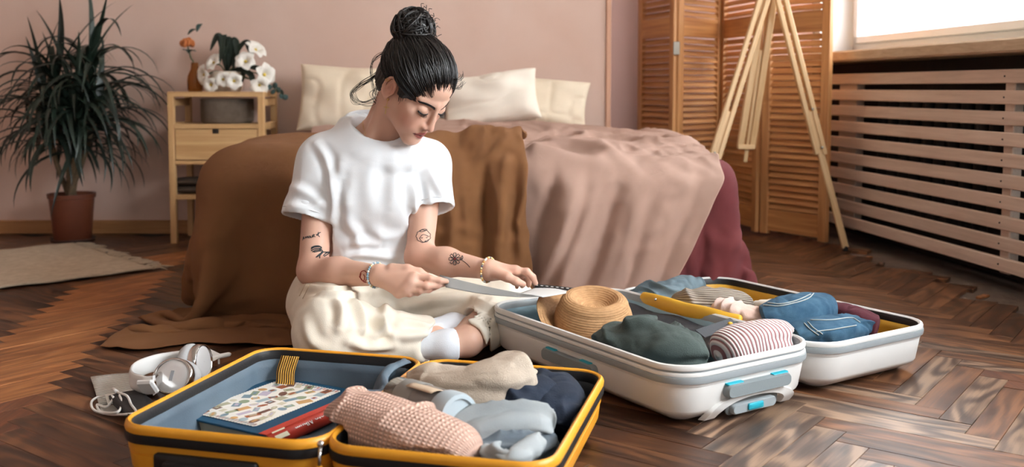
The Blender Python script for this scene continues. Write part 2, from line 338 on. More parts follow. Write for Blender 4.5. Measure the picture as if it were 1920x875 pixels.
# ------------------------------------------------------------------ implicit solids -> surface nets
def vnoise(P, sc, seed=0):
    """smooth value noise in [-1,1]"""
    p = P*sc+seed*7.13; i = np.floor(p).astype(np.int64); f = p-i; f = f*f*(3-2*f)
    def h(a, b, c_):
        x = (a*374761393+b*668265263+c_*2147483647+seed*974711) & 0x7fffffff; x = (x ^ (x >> 13))*1274126177 & 0x7fffffff
        return ((x ^ (x >> 16)) & 0xffff)/32767.5-1
    r = 0
    for dx in (0, 1):
        for dy in (0, 1):
            for dz in (0, 1):
                r = r+h(i[..., 0]+dx, i[..., 1]+dy, i[..., 2]+dz)*(f[..., 0] if dx else 1-f[..., 0])*(f[..., 1] if dy else 1-f[..., 1])*(f[..., 2] if dz else 1-f[..., 2])
    return r
class Field:
    def __init__(s, lo, hi, h):
        s.lo = np.asarray(lo, float); s.h = h; s.n = np.ceil((np.asarray(hi)-s.lo)/h).astype(int)+1
        s.d = np.full(s.n, .06, np.float32); s.ax = [s.lo[i]+h*np.arange(s.n[i]) for i in range(3)]
    def block(s, lo, hi):
        a = np.maximum(np.floor((np.asarray(lo)-s.lo)/s.h).astype(int), 0); b = np.minimum(np.ceil((np.asarray(hi)-s.lo)/s.h).astype(int)+1, s.n)
        if (b <= a).any(): return None, None
        X, Y, Z = np.meshgrid(s.ax[0][a[0]:b[0]], s.ax[1][a[1]:b[1]], s.ax[2][a[2]:b[2]], indexing='ij')
        return (slice(a[0], b[0]), slice(a[1], b[1]), slice(a[2], b[2])), np.stack([X, Y, Z], -1).astype(np.float32)
    def op(s, fn, lo, hi, k=.0, mode='u'):
        sl, P = s.block(np.asarray(lo)-k-.02, np.asarray(hi)+k+.02)
        if sl is None: return s
        q = fn(P).astype(np.float32); d = s.d[sl]
        if mode == 'u':
            r = np.minimum(d, q)
            if k > 0: hh = np.maximum(k-np.abs(d-q), 0)/k; r = r-hh*hh*k*.25
        else:   # subtract
            q = -q; r = np.maximum(d, q)
            if k > 0: hh = np.maximum(k-np.abs(d-q), 0)/k; r = r+hh*hh*k*.25
        s.d[sl] = r; return s
    def cone(s, a, b, ra, rb, k=.015, mode='u', flat=None, fs=1.):
        a = np.asarray(a, float); b = np.asarray(b, float); ba = b-a; L2 = max(float(ba@ba), 1e-9); R = max(ra, rb)
        def fn(P):
            pa = P-a; t = np.clip((pa@ba)/L2, 0, 1); q = pa-t[..., None]*ba; r = ra+(rb-ra)*t
            if flat is not None:
                f = unit(flat); dn = q@f; q = q+(dn*(1/fs-1))[..., None]*f
                return (np.sqrt((q*q).sum(-1))-r)*(fs if fs < 1 else 1)
            return np.sqrt((q*q).sum(-1))-r
        return s.op(fn, np.minimum(a, b)-R*max(1, fs), np.maximum(a, b)+R*max(1, fs), k, mode)
    def chain(s, pts, rs, k=.012, mode='u', **kw):
        for i in range(len(pts)-1): s.cone(pts[i], pts[i+1], rs[i], rs[i+1], k, mode, **kw)
        return s
    def ell(s, c, r, Rm=None, k=.015, mode='u'):
        c = np.asarray(c, float); r = np.asarray(r, float)*np.ones(3)
        def fn(P):
            p = P-c
            if Rm is not None: p = p@np.asarray(Rm).T      # rows of Rm are the ellipsoid axes
            q = p/r; k0 = np.sqrt((q*q).sum(-1)); k1 = np.sqrt(((q/r)**2).sum(-1)); return k0*(k0-1)/np.maximum(k1, 1e-6)
        m = r.max(); return s.op(fn, c-m, c+m, k, mode)
    def mesh(s):
        d = s.d; n = s.n; sg = d < 0
        c = sg[:-1, :-1, :-1].astype(np.int8)
        for o in ((1, 0, 0), (0, 1, 0), (0, 0, 1), (1, 1, 0), (1, 0, 1), (0, 1, 1), (1, 1, 1)):
            c = c+sg[o[0]:n[0]-1+o[0], o[1]:n[1]-1+o[1], o[2]:n[2]-1+o[2]]
        I = np.argwhere((c > 0) & (c < 8)); idx = np.full(np.array(n)-1, -1, np.int32); idx[I[:, 0], I[:, 1], I[:, 2]] = np.arange(len(I))
        acc = np.zeros((len(I), 3)); cnt = np.zeros(len(I))
        co = [(x, y, z) for x in (0, 1) for y in (0, 1) for z in (0, 1)]
        dv = {o: d[I[:, 0]+o[0], I[:, 1]+o[1], I[:, 2]+o[2]].astype(float) for o in co}
        for a in co:
            for x in range(3):
                if a[x] == 0:
                    b = list(a); b[x] = 1; b = tuple(b); da = dv[a]; db = dv[b]; cr = (da < 0) != (db < 0)
                    t = np.where(cr, da/np.where(cr, da-db, 1), 0); p = np.tile(np.array(a, float), (len(I), 1)); p[:, x] = t
                    acc[cr] += p[cr]; cnt[cr] += 1
        V = s.lo+(I+acc/cnt[:, None])*s.h
        Fs = []
        for x in range(3):
            y, z = (x+1) % 3, (x+2) % 3
            sl0 = [slice(None)]*3; sl1 = [slice(None)]*3; sl0[x] = slice(0, -1); sl1[x] = slice(1, None)
            A = sg[tuple(sl0)]; B = sg[tuple(sl1)]; E = np.argwhere(A != B)
            E = E[(E[:, y] > 0) & (E[:, z] > 0) & (E[:, y] < n[y]-1) & (E[:, z] < n[z]-1)]
            q = []
            for (dy, dz) in ((0, 0), (-1, 0), (-1, -1), (0, -1)):
                e = E.copy(); e[:, y] += dy; e[:, z] += dz; q.append(idx[e[:, 0], e[:, 1], e[:, 2]])
            q = np.stack(q, 1); ins = A[E[:, 0], E[:, 1], E[:, 2]]
            q[~ins] = q[~ins][:, ::-1]; Fs.append(q)
        return V, np.concatenate(Fs)
def smoothV(V, F, n=1, lam=.5):
    E = np.concatenate([F[:, [0, 1]], F[:, [1, 2]], F[:, [2, 3]], F[:, [3, 0]]])
    for _ in range(n):
        A = np.zeros_like(V); c = np.zeros(len(V))
        for x in range(3): A[:, x] = np.bincount(E[:, 0], V[E[:, 1], x], len(V))+np.bincount(E[:, 1], V[E[:, 0], x], len(V))
        c = np.bincount(E[:, 0], minlength=len(V))+np.bincount(E[:, 1], minlength=len(V))
        V = V+lam*(A/np.maximum(c, 1)[:, None]-V)
    return V
def vnormals(V, F):
    a = V[F[:, 2]]-V[F[:, 0]]; b = V[F[:, 3]]-V[F[:, 1]]; fn = np.cross(a, b); N = np.zeros_like(V)
    for j in range(4):
        for x in range(3): N[:, x] += np.bincount(F[:, j], fn[:, x], len(V))
    return N/np.maximum(np.linalg.norm(N, axis=1, keepdims=True), 1e-12)
def fastmesh(name, V, F, mat, parent=None, **kw):
    me = bpy.data.meshes.new(name); nf = len(F); V = np.asarray(V); F = np.asarray(F)
    me.vertices.add(len(V)); me.vertices.foreach_set('co', V.astype(np.float32).ravel())
    me.loops.add(nf*4); me.loops.foreach_set('vertex_index', F.astype(np.int32).ravel())
    me.polygons.add(nf); me.polygons.foreach_set('loop_start', np.arange(0, nf*4, 4, dtype=np.int32))
    me.update(calc_edges=True); me.validate()
    me.polygons.foreach_set('use_smooth', np.ones(len(me.polygons), bool))
    if mat is not None: me.materials.append(mat)
    o = bpy.data.objects.new(name, me); link(o, parent)
    if kw: tag(o, **kw)
    return o
# ================================================================== SETTING
m_plaster = M('plaster_pink', (216, 188, 173), .9, (204, 171, 154), .5, 2.2, bump=.35, bs=14, detail=8, distort=.6)
m_plaster2 = M('plaster_alcove', (210, 176, 166), .9, (200, 164, 154), .5, 2., bump=.2, bs=14, detail=8)
m_plasterw = M('plaster_white', (226, 220, 210), .9, (214, 205, 194), .5, 3., bump=.2, bs=20)
m_conc = M('bare_concrete', (128, 112, 98), .95, (92, 76, 64), .5, 9., bump=.8, bs=60)
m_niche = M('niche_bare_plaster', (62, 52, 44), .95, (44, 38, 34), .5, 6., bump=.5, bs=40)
m_white = M('window_paint', (236, 238, 240), .45, bump=.05, bs=60)
m_glass = M('window_glass', (255, 255, 255), .0, trans=1., ior=1.01, spec=.1)
m_sill = wood('sill_wood', (196, 170, 138), (222, 200, 170), 'Y', .6, .05)
m_base = wood('baseboard_wood', (150, 104, 62), (178, 130, 82), 'X', .55, .05)

YB = float(gnd(100, 437)[1])                      # back wall
YA = YB+.49                                       # alcove behind the folding screen
XC = float(at(1141, 300, YB)[0])                  # corner of the alcove
ca = gnd(1576, 422, .06); cb_ = gnd(1920, 521.6, .06)
TW = unit((cb_-ca)*[1, 1, 0]); NW = np.array([TW[1], -TW[0], 0])     # along the right wall to the camera / into the room
if NW[0] > 0: NW = -NW
CO = np.array([ca[0], ca[1], 0])-TW*.02            # far end of the radiator cover
def wallp(s, z, out=0.): return CO+TW*s-NW*out+np.array([0, 0, z])
def quadbox(name, p, q, depth, z0, z1, mat, parent=None, **kw):
    """a vertical slab from p to q (xy), extruded by the vector depth"""
    p = np.array([p[0], p[1], 0.]); q = np.array([q[0], q[1], 0.]); d = np.array([depth[0], depth[1], 0.])
    V = [p+[0, 0, z0], q+[0, 0, z0], q+d+[0, 0, z0], p+d+[0, 0, z0], p+[0, 0, z1], q+[0, 0, z1], q+d+[0, 0, z1], p+d+[0, 0, z1]]
    F = [(0, 3, 2, 1), (4, 5, 6, 7), (0, 1, 5, 4), (1, 2, 6, 5), (2, 3, 7, 6), (3, 0, 4, 7)]
    return mk(name, V, F, mat, parent, False, **kw)
S = dict(kind='structure')
H_C = 2.7; XL = -3.1
wb_ = MB()
wb_.box(((XL-.2+XC)/2, YB+.06, H_C/2), (XC-XL+.2, .12, H_C)); wb_.box((XC-.06, (YB+YA)/2+.06, H_C/2), (.12, YA-YB, H_C))
tag(wb_.build('wall_back', m_plaster), **S)
tag(MB().box(((XC-.1+1.50)/2, YA+.06, H_C/2), (1.60-XC, .12, H_C)).build('wall_alcove', m_plaster2), **S)
tag(MB().box((XL-.06, 1.2, H_C/2), (.12, 7.0, H_C)).build('wall_left', m_plaster), **S)
tag(MB().box((-.4, 1.2, H_C+.06), (5.6, 8.2, .12)).build('ceiling', m_plasterw), **S)
# right wall with its window openings, bare niche below the sills
OUT = .16                                          # wall face behind the cover face
def rw(s0, s1, z0, z1, mat, name='wall_right', out=OUT, th=.30, parent=None):
    return quadbox(name, wallp(s0, 0, out), wallp(s1, 0, out), -NW*th, z0, z1, mat, parent)
SILL = .80; TOP = 2.1; W1 = (-.56, 1.62); W2 = (2.25, 4.1)
wr = rw(-1.2, W1[0], SILL, H_C, m_plasterw); tag(wr, **S)
for a_, b_ in ((W1[1], W2[0]), (W2[1], 7.2)): tag(rw(a_, b_, SILL, H_C, m_plasterw, 'wall_right'), **S)
for a_, b_ in (W1, W2): tag(rw(a_, b_, TOP, H_C, m_plasterw, 'wall_right'), **S)
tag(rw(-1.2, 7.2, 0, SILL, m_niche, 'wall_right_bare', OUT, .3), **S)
for k, (a_, b_) in enumerate((W1, W2)):
    mu_ = (1.30, 3.2)[k]
    wn = MB(); f = .055; o_ = OUT+.17
    for (s0, s1, z0, z1) in ((a_, b_, SILL+.02, SILL+.02+f), (a_, b_, TOP-f, TOP), (a_, a_+f, SILL+.02, TOP), (b_-f, b_, SILL+.02, TOP), (mu_-.03, mu_+.03, SILL+.02, TOP)):
        p = wallp(s0, 0, o_); q = wallp(s1, 0, o_); c_ = (p+q)/2-NW*.025
        wn.box((c_[0], c_[1], (z0+z1)/2), (.05, s1-s0, z1-z0), np.stack([NW, TW, [0, 0, 1]], 1), .004)
    win = tag(wn.build('window_%d' % (k+1), m_white), **S)
    inner = MB()
    for (s0, s1, z0, z1) in ((a_+f, mu_-.03, SILL+.02+f, TOP-f), (mu_+.03, b_-f, SILL+.02+f, TOP-f)):
        g = .035
        for (u0, u1, v0, v1) in ((s0, s1, z0, z0+g), (s0, s1, z1-g, z1), (s0, s0+g, z0, z1), (s1-g, s1, z0, z1)):
            c_ = (wallp(u0, 0, o_-.008)+wallp(u1, 0, o_-.008))/2
            inner.box((c_[0], c_[1], (v0+v1)/2), (.03, u1-u0, v1-v0), np.stack([NW, TW, [0, 0, 1]], 1), .003)
        c_ = (wallp(s0, 0, o_+.03)+wallp(s1, 0, o_+.03))/2
        MB().box((c_[0], c_[1], (z0+z1)/2), (.004, s1-s0, z1-z0), np.stack([NW, TW, [0, 0, 1]], 1)).build('window_pane', m_glass, win)
    inner.build('window_sash', m_white, win)
    c_ = (wallp(a_-.14, 0, .10)+wallp(b_+.1, 0, .10))/2
    sl_ = MB().box((c_[0], c_[1], SILL-.005), (.32, b_-a_+.24, .045), np.stack([NW, TW, [0, 0, 1]], 1), .006).build('window_sill', m_sill, win)
    # painted reveal at the sides
    MB().box(wallp(a_-.005, (SILL+TOP)/2, OUT+.09), (.18, .012, TOP-SILL), np.stack([NW, TW, [0, 0, 1]], 1)).build('window_reveal', m_white, win)
# baseboard and corner strip
tag(MB().box(((XL+XC)/2, YB-.010, .030), (XC-XL, .02, .062), None, .004).build('baseboard_back', m_base), **S)
tag(MB().box((XC-.004, YB-.006, 1.35), (.022, .012, 2.66), None, .003).build('trim_1', M('trim_paint', (206, 160, 134), .8, bump=.1, bs=30)), **S)

# ------------------------------------------------------------------ floor: bare screed, herringbone oak planks as parts
fl = tag(MB().box((-.2, 1.5, -.035), (7.4, 9.0, .044)).build('floor', m_conc), **S)
PW, PN = .062, 6; PL = PW*PN; pa = math.radians(36.4)
DA = np.array([math.sin(pa), math.cos(pa)]); DB = np.array([math.cos(pa), -math.sin(pa)])   # A planks run along DA, B along DB
O1 = gnd(1745.8, 799.4)[:2]; O0 = O1+DA*(.431-PL)
def plank_mesh(name, mat):
    mb = MB(); g = .0011; mb.box((0, 0, -.0065), (PW-g, PL-g, .013), None, .0005)
    me = bpy.data.meshes.new(name); me.from_pydata(mb.V, [], mb.F); me.update(); me.materials.append(mat); return me
w_dk = wood('oak_dark', (50, 29, 18), (106, 68, 42), 'Y', .36, .30, .8, (76, 46, 29), .10, .5)
w_md = wood('oak_mid', (68, 41, 25), (128, 85, 55), 'Y', .36, .26, .8, (97, 62, 39), .12, .5)
w_or = wood('oak_orange', (128, 76, 42), (184, 124, 76), 'Y', .42, .16, .8, (158, 100, 58), .08, .45)  # lighter orange oak, mainly for left planks of one direction
w_gr = wood('oak_grey', (70, 52, 42), (150, 120, 96), 'Y', .30, .24, .8, (108, 84, 68), .16, .6)
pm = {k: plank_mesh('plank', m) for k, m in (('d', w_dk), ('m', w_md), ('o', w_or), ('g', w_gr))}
def edge_s(p):            # distance of a floor point from the cover face, into the room
    return float((np.array([p[0], p[1], 0])-CO)@NW)
planks = []
for j in range(-70, 70):
    for mm in range(-7, 8):
        a0 = -j+2*PN*mm            # A: cells a0..a0+PN-1 in row j (b = j)
        planks.append((0, O0+DA*PW*(a0+PN/2)+DB*PW*(j+.5)))
        b0 = -j+2*PN*mm+PN-0       # B: column j (a = j), cells b0.. 
        planks.append((1, O0+DA*PW*(j+.5)+DB*PW*(b0+PN/2)))
def keep(p): return -3.0 < p[0] < 2.0 and .9 < p[1] < YA-.02 and not (p[1] > YB-.02 and p[0] < XC-.02)
sel = []
for typ, c_ in planks:
    d = DA if typ == 0 else DB
    if not keep(c_): continue
    e1, e2 = edge_s(c_-d*PL/2), edge_s(c_+d*PL/2)
    so = .10+.05*math.sin(c_[1]*9)+.03*math.sin(c_[1]*23+1)
    if min(e1, e2) < so:
        if max(e1, e2) < so+.06: continue
        f = (max(e1, e2)-so)/(max(e1, e2)-min(e1, e2)); f *= random.uniform(.86, 1.05); f = min(f, 1.)
        if f < .2: continue
        s_ = 1 if e2 > e1 else -1
        c2 = c_+d*s_*PL/2*(1-f); sel.append((typ, c2, f))
    else: sel.append((typ, c_, 1.))
def pix(p):
    y = p[1]*CT+(CAMH)*ST; dn = -p[1]*ST+CAMH*CT; return PPX+FPX*p[0]/y, PPY+FPX*dn/y
vis = []; hid = []
for t in sel:
    x, y = pix(t[1]); (vis if (-60 < x < 1980 and y < 940) else hid).append(t)
BEDR = (-.88, .66, 2.85, 4.42)
def covered(p):
    return (BEDR[0]+.1 < p[0] < BEDR[1]-.05 and p[1] > BEDR[2]+.2)
cand = [t for t in vis if not covered(t[1])]; hid += [t for t in vis if covered(t[1])]
cand.sort(key=lambda t: t[1][1]); near, far = cand[:296], cand[296:]+hid
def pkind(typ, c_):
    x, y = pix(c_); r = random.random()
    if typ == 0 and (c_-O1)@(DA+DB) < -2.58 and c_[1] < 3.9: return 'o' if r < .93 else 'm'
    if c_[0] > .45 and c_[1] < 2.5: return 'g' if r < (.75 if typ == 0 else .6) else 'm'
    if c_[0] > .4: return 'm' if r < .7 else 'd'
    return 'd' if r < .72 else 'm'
random.seed(11)
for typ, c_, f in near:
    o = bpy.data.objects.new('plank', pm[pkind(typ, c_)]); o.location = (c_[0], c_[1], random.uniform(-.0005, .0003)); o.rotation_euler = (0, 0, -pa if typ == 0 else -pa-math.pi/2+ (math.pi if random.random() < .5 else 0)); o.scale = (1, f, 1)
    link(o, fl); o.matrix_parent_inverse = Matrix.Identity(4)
fm = MB(); fmat = []
tmpl = MB().box((0, 0, -.0065), (PW-.0011, PL-.0011, .013))
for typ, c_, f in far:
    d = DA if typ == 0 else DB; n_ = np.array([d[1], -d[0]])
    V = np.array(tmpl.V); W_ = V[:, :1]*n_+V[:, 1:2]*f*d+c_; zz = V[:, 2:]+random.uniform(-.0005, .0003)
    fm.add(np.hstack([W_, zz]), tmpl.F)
# colour of the joined far planks varies per plank by position-locked random attribute
w_far = wood('oak_far', (52, 28, 17), (112, 68, 42), 'Y', .38, .0, .5, (82, 47, 29), .05, .5)
if 1:
    N = w_far.node_tree.nodes; L = w_far.node_tree.links; at_ = N.new('ShaderNodeAttribute'); at_.attribute_name = 'plank_tone'
    hv = [n for n in N if n.type == 'HUE_SAT'][0]
    for l in list(L):
        if l.to_socket == hv.inputs['Value']: L.remove(l)
    L.new(at_.outputs['Fac'], hv.inputs['Value'])
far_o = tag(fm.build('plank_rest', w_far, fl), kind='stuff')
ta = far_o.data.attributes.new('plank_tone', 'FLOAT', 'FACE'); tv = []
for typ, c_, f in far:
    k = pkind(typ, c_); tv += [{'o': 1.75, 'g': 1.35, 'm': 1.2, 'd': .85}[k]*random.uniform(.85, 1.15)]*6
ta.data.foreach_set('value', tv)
# loose splinters at the broken edge of the parquet
for k in range(7):
    s_ = .25+.19*k+random.uniform(-.04, .04); p = CO+TW*s_+NW*(.09+random.uniform(-.02, .04)); a_ = random.uniform(0, 3.1); d = np.array([math.cos(a_), math.sin(a_), 0])
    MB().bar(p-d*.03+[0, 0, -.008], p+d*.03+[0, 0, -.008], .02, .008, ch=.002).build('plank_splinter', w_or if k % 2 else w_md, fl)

# ------------------------------------------------------------------ radiator cover in front of the niche
m_pine = wood('bleached_pine', (216, 192, 172), (240, 220, 202), 'Y', .6, .06, .7)
rc = thing('radiator_cover', 'bleached pine slatted radiator cover under the window sill', 'radiator cover', CO+TW*.9)
Rw = np.stack([NW, TW, [0, 0, 1]], 1); LEN = 1.9
def along(name, s0, s1, z0, z1, out, th, mat, parent, ch=.003):
    """a board along the right wall, its mesh local so the grain follows it"""
    mb = MB().box((0, 0, 0), (th, s1-s0, z1-z0), None, ch); o = mb.build(name, mat, parent)
    c_ = wallp((s0+s1)/2, (z0+z1)/2, out+th/2); t = Vector(parent.location); o.location = Vector(c_); o.rotation_euler = (0, 0, math.atan2(TW[1], TW[0])-math.pi/2); return o
for k in range(10):
    z0 = .06+.0684*k; sl_ = along('slat', -.30, LEN, z0, z0+.0455, 0, .018, m_pine, rc)
for s0, s1 in ((-.06, .10), (1.10, 1.15), (1.85, 1.9)):
    along('post', s0, s1, .05, .72, .020, .035, m_pine, rc)
m_nail = M('nail_dark', (60, 50, 44), .4, metal=.6)
for s_ in (1.125,):
    for k in range(10):
        c_ = wallp(s_, .06+.0684*k+.023, -.001); MB().sphere(c_, (.003, .003, .003), 8, 6).build('nail', m_nail, rc)
# cast radiator in the dark niche
m_iron = M('radiator_iron', (58, 52, 48), .6, (44, 40, 38), .5, 20)
ra = thing('radiator', 'dark ribbed radiator behind the slatted cover', 'radiator', wallp(.75, 0, .12))
for k in range(14):
    mb = MB(); s_ = .18+.085*k
    p = [wallp(s_, z, .105) for z in (.14, .2, .4, .58, .64)]; mb.tube(p, [.022, .028, .028, .028, .022], 10, flat=None); mb.build('column', m_iron, ra, True)
for z in (.16, .62): MB().tube([wallp(.15, z, .105), wallp(1.32, z, .105)], .016, 10).build('header', m_iron, ra, True)

# ------------------------------------------------------------------ louvred folding screen
m_scr = wood('screen_pine', (170, 112, 64), (212, 156, 100), 'Z', .45, .05, .6, spec=.5)
m_scrx = wood('screen_slat', (166, 106, 58), (214, 156, 98), 'X', .42, .12, .6, spec=.5)
fs = thing('folding_screen', 'honey-coloured louvred wooden folding screen in the corner', 'folding screen', (1.0, 4.6, 0))
pts = [np.array([.625, 4.90]), np.array([.745, 4.54]), np.array([1.01, 4.83]), np.array([1.105, 4.44]), np.array([1.323, 4.137])]
slat_cache = {}
PH = 1.68; TK = .024
for k in range(4):
    A_, B_ = pts[k], pts[k+1]
    if k == 3: A_ = A_+np.array([.012, .0])
    d = B_-A_; ln = float(np.linalg.norm(d)); d = d/ln; A_ = A_+d*.004; B_ = B_-d*.004; ln -= .008
    ang = math.atan2(d[1], d[0]); sw = .042
    def loc(u, z): p = A_+d*u; return Vector((p[0], p[1], z))
    pn = thing('screen_panel_anchor', '', '', (0, 0, 0)) if 0 else None
    body = MB().box((0, 0, 0), (sw, TK, PH), None, .002).build('stile', m_scr, fs); body.location = loc(sw/2, .015+PH/2); body.rotation_euler.z = ang
    b2 = body.copy(); link(b2, fs); b2.location = loc(ln-sw/2, .015+PH/2); b2.rotation_euler.z = ang
    for z0, z1 in ((.03, .125), (.895, .985), (PH-.08, PH+.01)):
        r_ = MB().box((0, 0, 0), (ln-2*sw-.001, TK-.004, z1-z0), None, .002).build('rail', m_scrx, fs); r_.location = loc(ln/2, (z0+z1)/2); r_.rotation_euler.z = ang
    key = round(ln, 3)
    me = None; z = .14
    while z < PH-.095:
        if .878 < z < 1.0: z = 1.0
        if me is None:
            o = MB().box((0, 0, 0), (ln-2*sw-.002, .030, .0055), None, .0012).build('slat', m_scrx, fs); me = o.data
        else:
            o = bpy.data.objects.new('slat', me); link(o, fs)
        o.location = loc(ln/2, z); o.rotation_euler = Euler((math.radians(52), 0, ang)); z += .0283
m_brass = M('hinge_metal', (150, 142, 130), .35, metal=.9)
for k in (1, 2):
    for z in (.84, .25):
        p = pts[k]; MB().box((p[0], p[1]-.006, z), (.03, .006, .06), None, .002).build('hinge', m_brass, fs)

# ------------------------------------------------------------------ easel
m_eas = wood('easel_beech', (198, 158, 108), (226, 190, 144), 'Y', .42, .06, .6)
ez = thing('easel', 'pale beech tripod easel standing before the louvred screen', 'easel', (1.2, 3.95, 0))
def leg(name, a, b, wd, th, mat=m_eas, parent=ez, ch=.003, up=(0, -1, 0)):
    a = np.asarray(a, float); b = np.asarray(b, float); d = unit(b-a); x = unit(np.cross(d, up)); y = np.cross(x, d)
    o = MB().box((0, 0, 0), (wd, np.linalg.norm(b-a), th), None, ch).build(name, mat, parent); mtx = Matrix((x, d, y)).transposed().to_4x4()
    o.matrix_basis = Matrix.Translation(Vector((a+b)/2)) @ mtx; return o
apex = at(1450, -60, 4.02)
fr = gnd(1585, 470); frm = fr+(apex-fr)*.345
leg('leg', fr+[0, 0, .012], fr+(apex-fr)*.50, .027, .016)
off = np.array([.012, 0, 0])
leg('leg_rail', frm-off*1.3, apex+(apex-fr)*.25-off*1.3, .019, .026); leg('leg_rail', frm+off*1.3, apex+(apex-fr)*.25+off*1.3, .019, .026)
flf = gnd(1283, 480); flm = flf+(apex-flf)*.33
leg('leg', flf+[0, 0, .012], flf+(apex-flf)*.5, .027, .016)
leg('leg_rail', flm-off*1.3, apex+(apex-flf)*.25-off*1.3, .019, .026); leg('leg_rail', flm+off*1.3, apex+(apex-flf)*.25+off*1.3, .019, .026)
mt0 = at(1398, 277, 4.12); mt1 = at(1450, -60, 4.07)
for dx in (-.024, .024): leg('mast_rail', mt0+[dx, 0, 0], mt1+[dx*.8, 0, 0]+(mt1-mt0)*.25, .026, .03)
leg('mast', mt0+[0, .006, -.06], mt0+(mt1-mt0)*.55, .016, .014)
leg('mast_foot', mt0+[-.035, -.004, .004], mt0+[.035, -.004, .004], .03, .02, up=(0, 0, 1))

for p in (fr, flf): MB().lathe([(.004, 0), (.011, .001), (.011, .016), (.008, .02)], (p[0], p[1], .0), 12).build('rubber_foot', M('rubber_black', (24, 22, 22), .7), ez)
for q in (frm, flm, fr+(apex-fr)*.48): MB().sphere(q+[0, -.016, .03], .006, 10, 6).build('wing_bolt', m_brass, ez)

# ------------------------------------------------------------------ rug
r1, r2, r3 = gnd(288, 508), gnd(0, 545), gnd(160, 457)
ud = unit(r2-r1); vd = unit((r3-r1)-ud*((r3-r1)@ud)); Lr = 1.35; Wr = float((r3-r1)@vd)
m_rug = M('rug_wool', (226, 208, 184), .95, (208, 188, 162), .4, 40, bump=.3, bs=260, weave=.12, ws=3200, sheen=0.)
nu, nv = 90, 60; V = []
for i in range(nu):
    for j in range(nv):
        u = i/(nu-1)*Lr; v = j/(nv-1)*Wr; p = r1+ud*u+vd*v
        p = p+vd*.006*math.sin(u*17)*(1 if j in (0, nv-1) else 0)+ud*.005*math.sin(v*21)*(i == 0)
        V.append(p+[0, 0, .007+.0015*math.sin(u*31+v*13)+.001*math.sin(v*47)])
rg = thing('rug', 'cream woven wool rug with a fringed end on the parquet', 'rug', r1)
o = mk('weave', V, gridF(nu, nv), m_rug, rg); solid(o, .006, -1)
fm = MB()
random.seed(5)
for k in range(70):
    v = Wr*(k+.5)/70; p = r1+vd*v; a_ = random.uniform(-.7, .7); ln = random.uniform(.05, .085); q = p-ud*ln*math.cos(a_)+vd*ln*math.sin(a_)
    for w_ in range(3):
        e = (random.uniform(-.006, .006), random.uniform(-.006, .006), 0); fm.tube(spline([p+[0, 0, .006], p*.5+q*.5+np.array([0, 0, .010])+np.array(e), q+np.array(e)*2+[0, 0, .003]], 6), .0016, 4)
tag(fm.build('fringe', m_rug, rg, True), kind='stuff')
# ================================================================== BED
BX0, BX1, BY0, BY1, BZ = -.88, .66, 2.86, 4.40, .445
bed = thing('bed', 'low double bed on black legs, hidden under linen covers', 'bed', (-.1, 3.6, 0))
m_dark = M('bed_base_fabric', (44, 40, 40), .9); m_ticking = M('mattress_ticking', (226, 216, 204), .9)
MB().box(((BX0+BX1)/2, (BY0+BY1)/2, .17), (BX1-BX0-.06, BY1-BY0-.06, .14), None, .01).build('base', m_dark, bed)
o = MB().box(((BX0+BX1)/2, (BY0+BY1)/2, .345), (BX1-BX0-.02, BY1-BY0-.02, .19), None, .04).build('mattress', m_ticking, bed); bevel(o, .02, 3)
for x in (BX0+.12, BX1-.06):
    for y in (BY0+.12, BY1-.12): MB().lathe([(.022, 0), (.026, .003), (.028, .10)], (x, y, 0), 16).build('leg', M('leg_black', (26, 24, 24), .5), bed)
BC = np.array([(BX0+BX1)/2, (BY0+BY1)/2, BZ/2]); BH = np.array([(BX1-BX0)/2, (BY1-BY0)/2, BZ/2])
def col_bed(P): return sd_box(P, BC, BH, .07)
puffs = [((-.15, 4.12, .42), (.85, .42, .085)), ((.25, 3.7, .43), (.42, .5, .05)), ((-.5, 3.7, .43), (.5, .55, .05))]
def col_puff(c_, r_): return lambda P: sd_ell(P, np.array(c_), r_)
PUFF = [col_puff(*p) for p in puffs]
def flat(x0, x1, y0, y1, z, step, xr=None):
    n = int((y1-y0)/step)+1; m = int((x1-x0)/step)+1; v = np.linspace(0, 1, n)[:, None]; u = np.linspace(0, 1, m)[None]
    Y = y1+(y0-y1)*v+0*u; xe = np.full((n, 1), x1) if xr is None else xr(Y[:, :1]); X = x0+(xe-x0)*u
    return np.stack([X, Y, np.full_like(X, z)], -1)
import time as _t
_t0 = _t.time()
def drape0(R_, x0, x1, y0, ztop, flare=.12, fold=.0, seed=0, off=.02, flo=.006, fw=(.16, .09)):
    """hang flat material positions over the foot edge (y<y0) and the side edges (x<x0, x>x1) of the bed"""
    X, Y = R_[..., 0], R_[..., 1]; dx = np.where(X < x0, X-x0, np.where(X > x1, X-x1, 0)); dy = np.minimum(Y-y0, 0)
    rho = np.hypot(dx, dy); ux = np.where(rho > 0, dx/np.maximum(rho, 1e-9), 0); uy = np.where(rho > 0, dy/np.maximum(rho, 1e-9), 0)
    corner = (np.abs(dx) > 0) & (np.abs(dy) > 0); fl_ = np.where(corner, flare*1.8, flare)
    hang = np.minimum(rho, ztop-flo); pool = np.maximum(rho-(ztop-flo), 0)
    out = off*np.minimum(rho/.05, 1)+fl_*hang+pool
    s_ = np.where(np.abs(dy) > np.abs(dx), X, Y); w_ = fold*np.clip(hang/.3, 0, 1)*(np.sin(s_*2*np.pi/fw[0]+seed)+.6*np.sin(s_*2*np.pi/fw[1]+seed*2.3))
    out = out+w_
    return np.stack([np.clip(X, x0, x1)+ux*out, np.maximum(Y, y0)+uy*out, ztop-hang+0*X+np.where(pool > 0, .004+.01*np.abs(np.sin(pool*40+X*13)), 0)], -1)
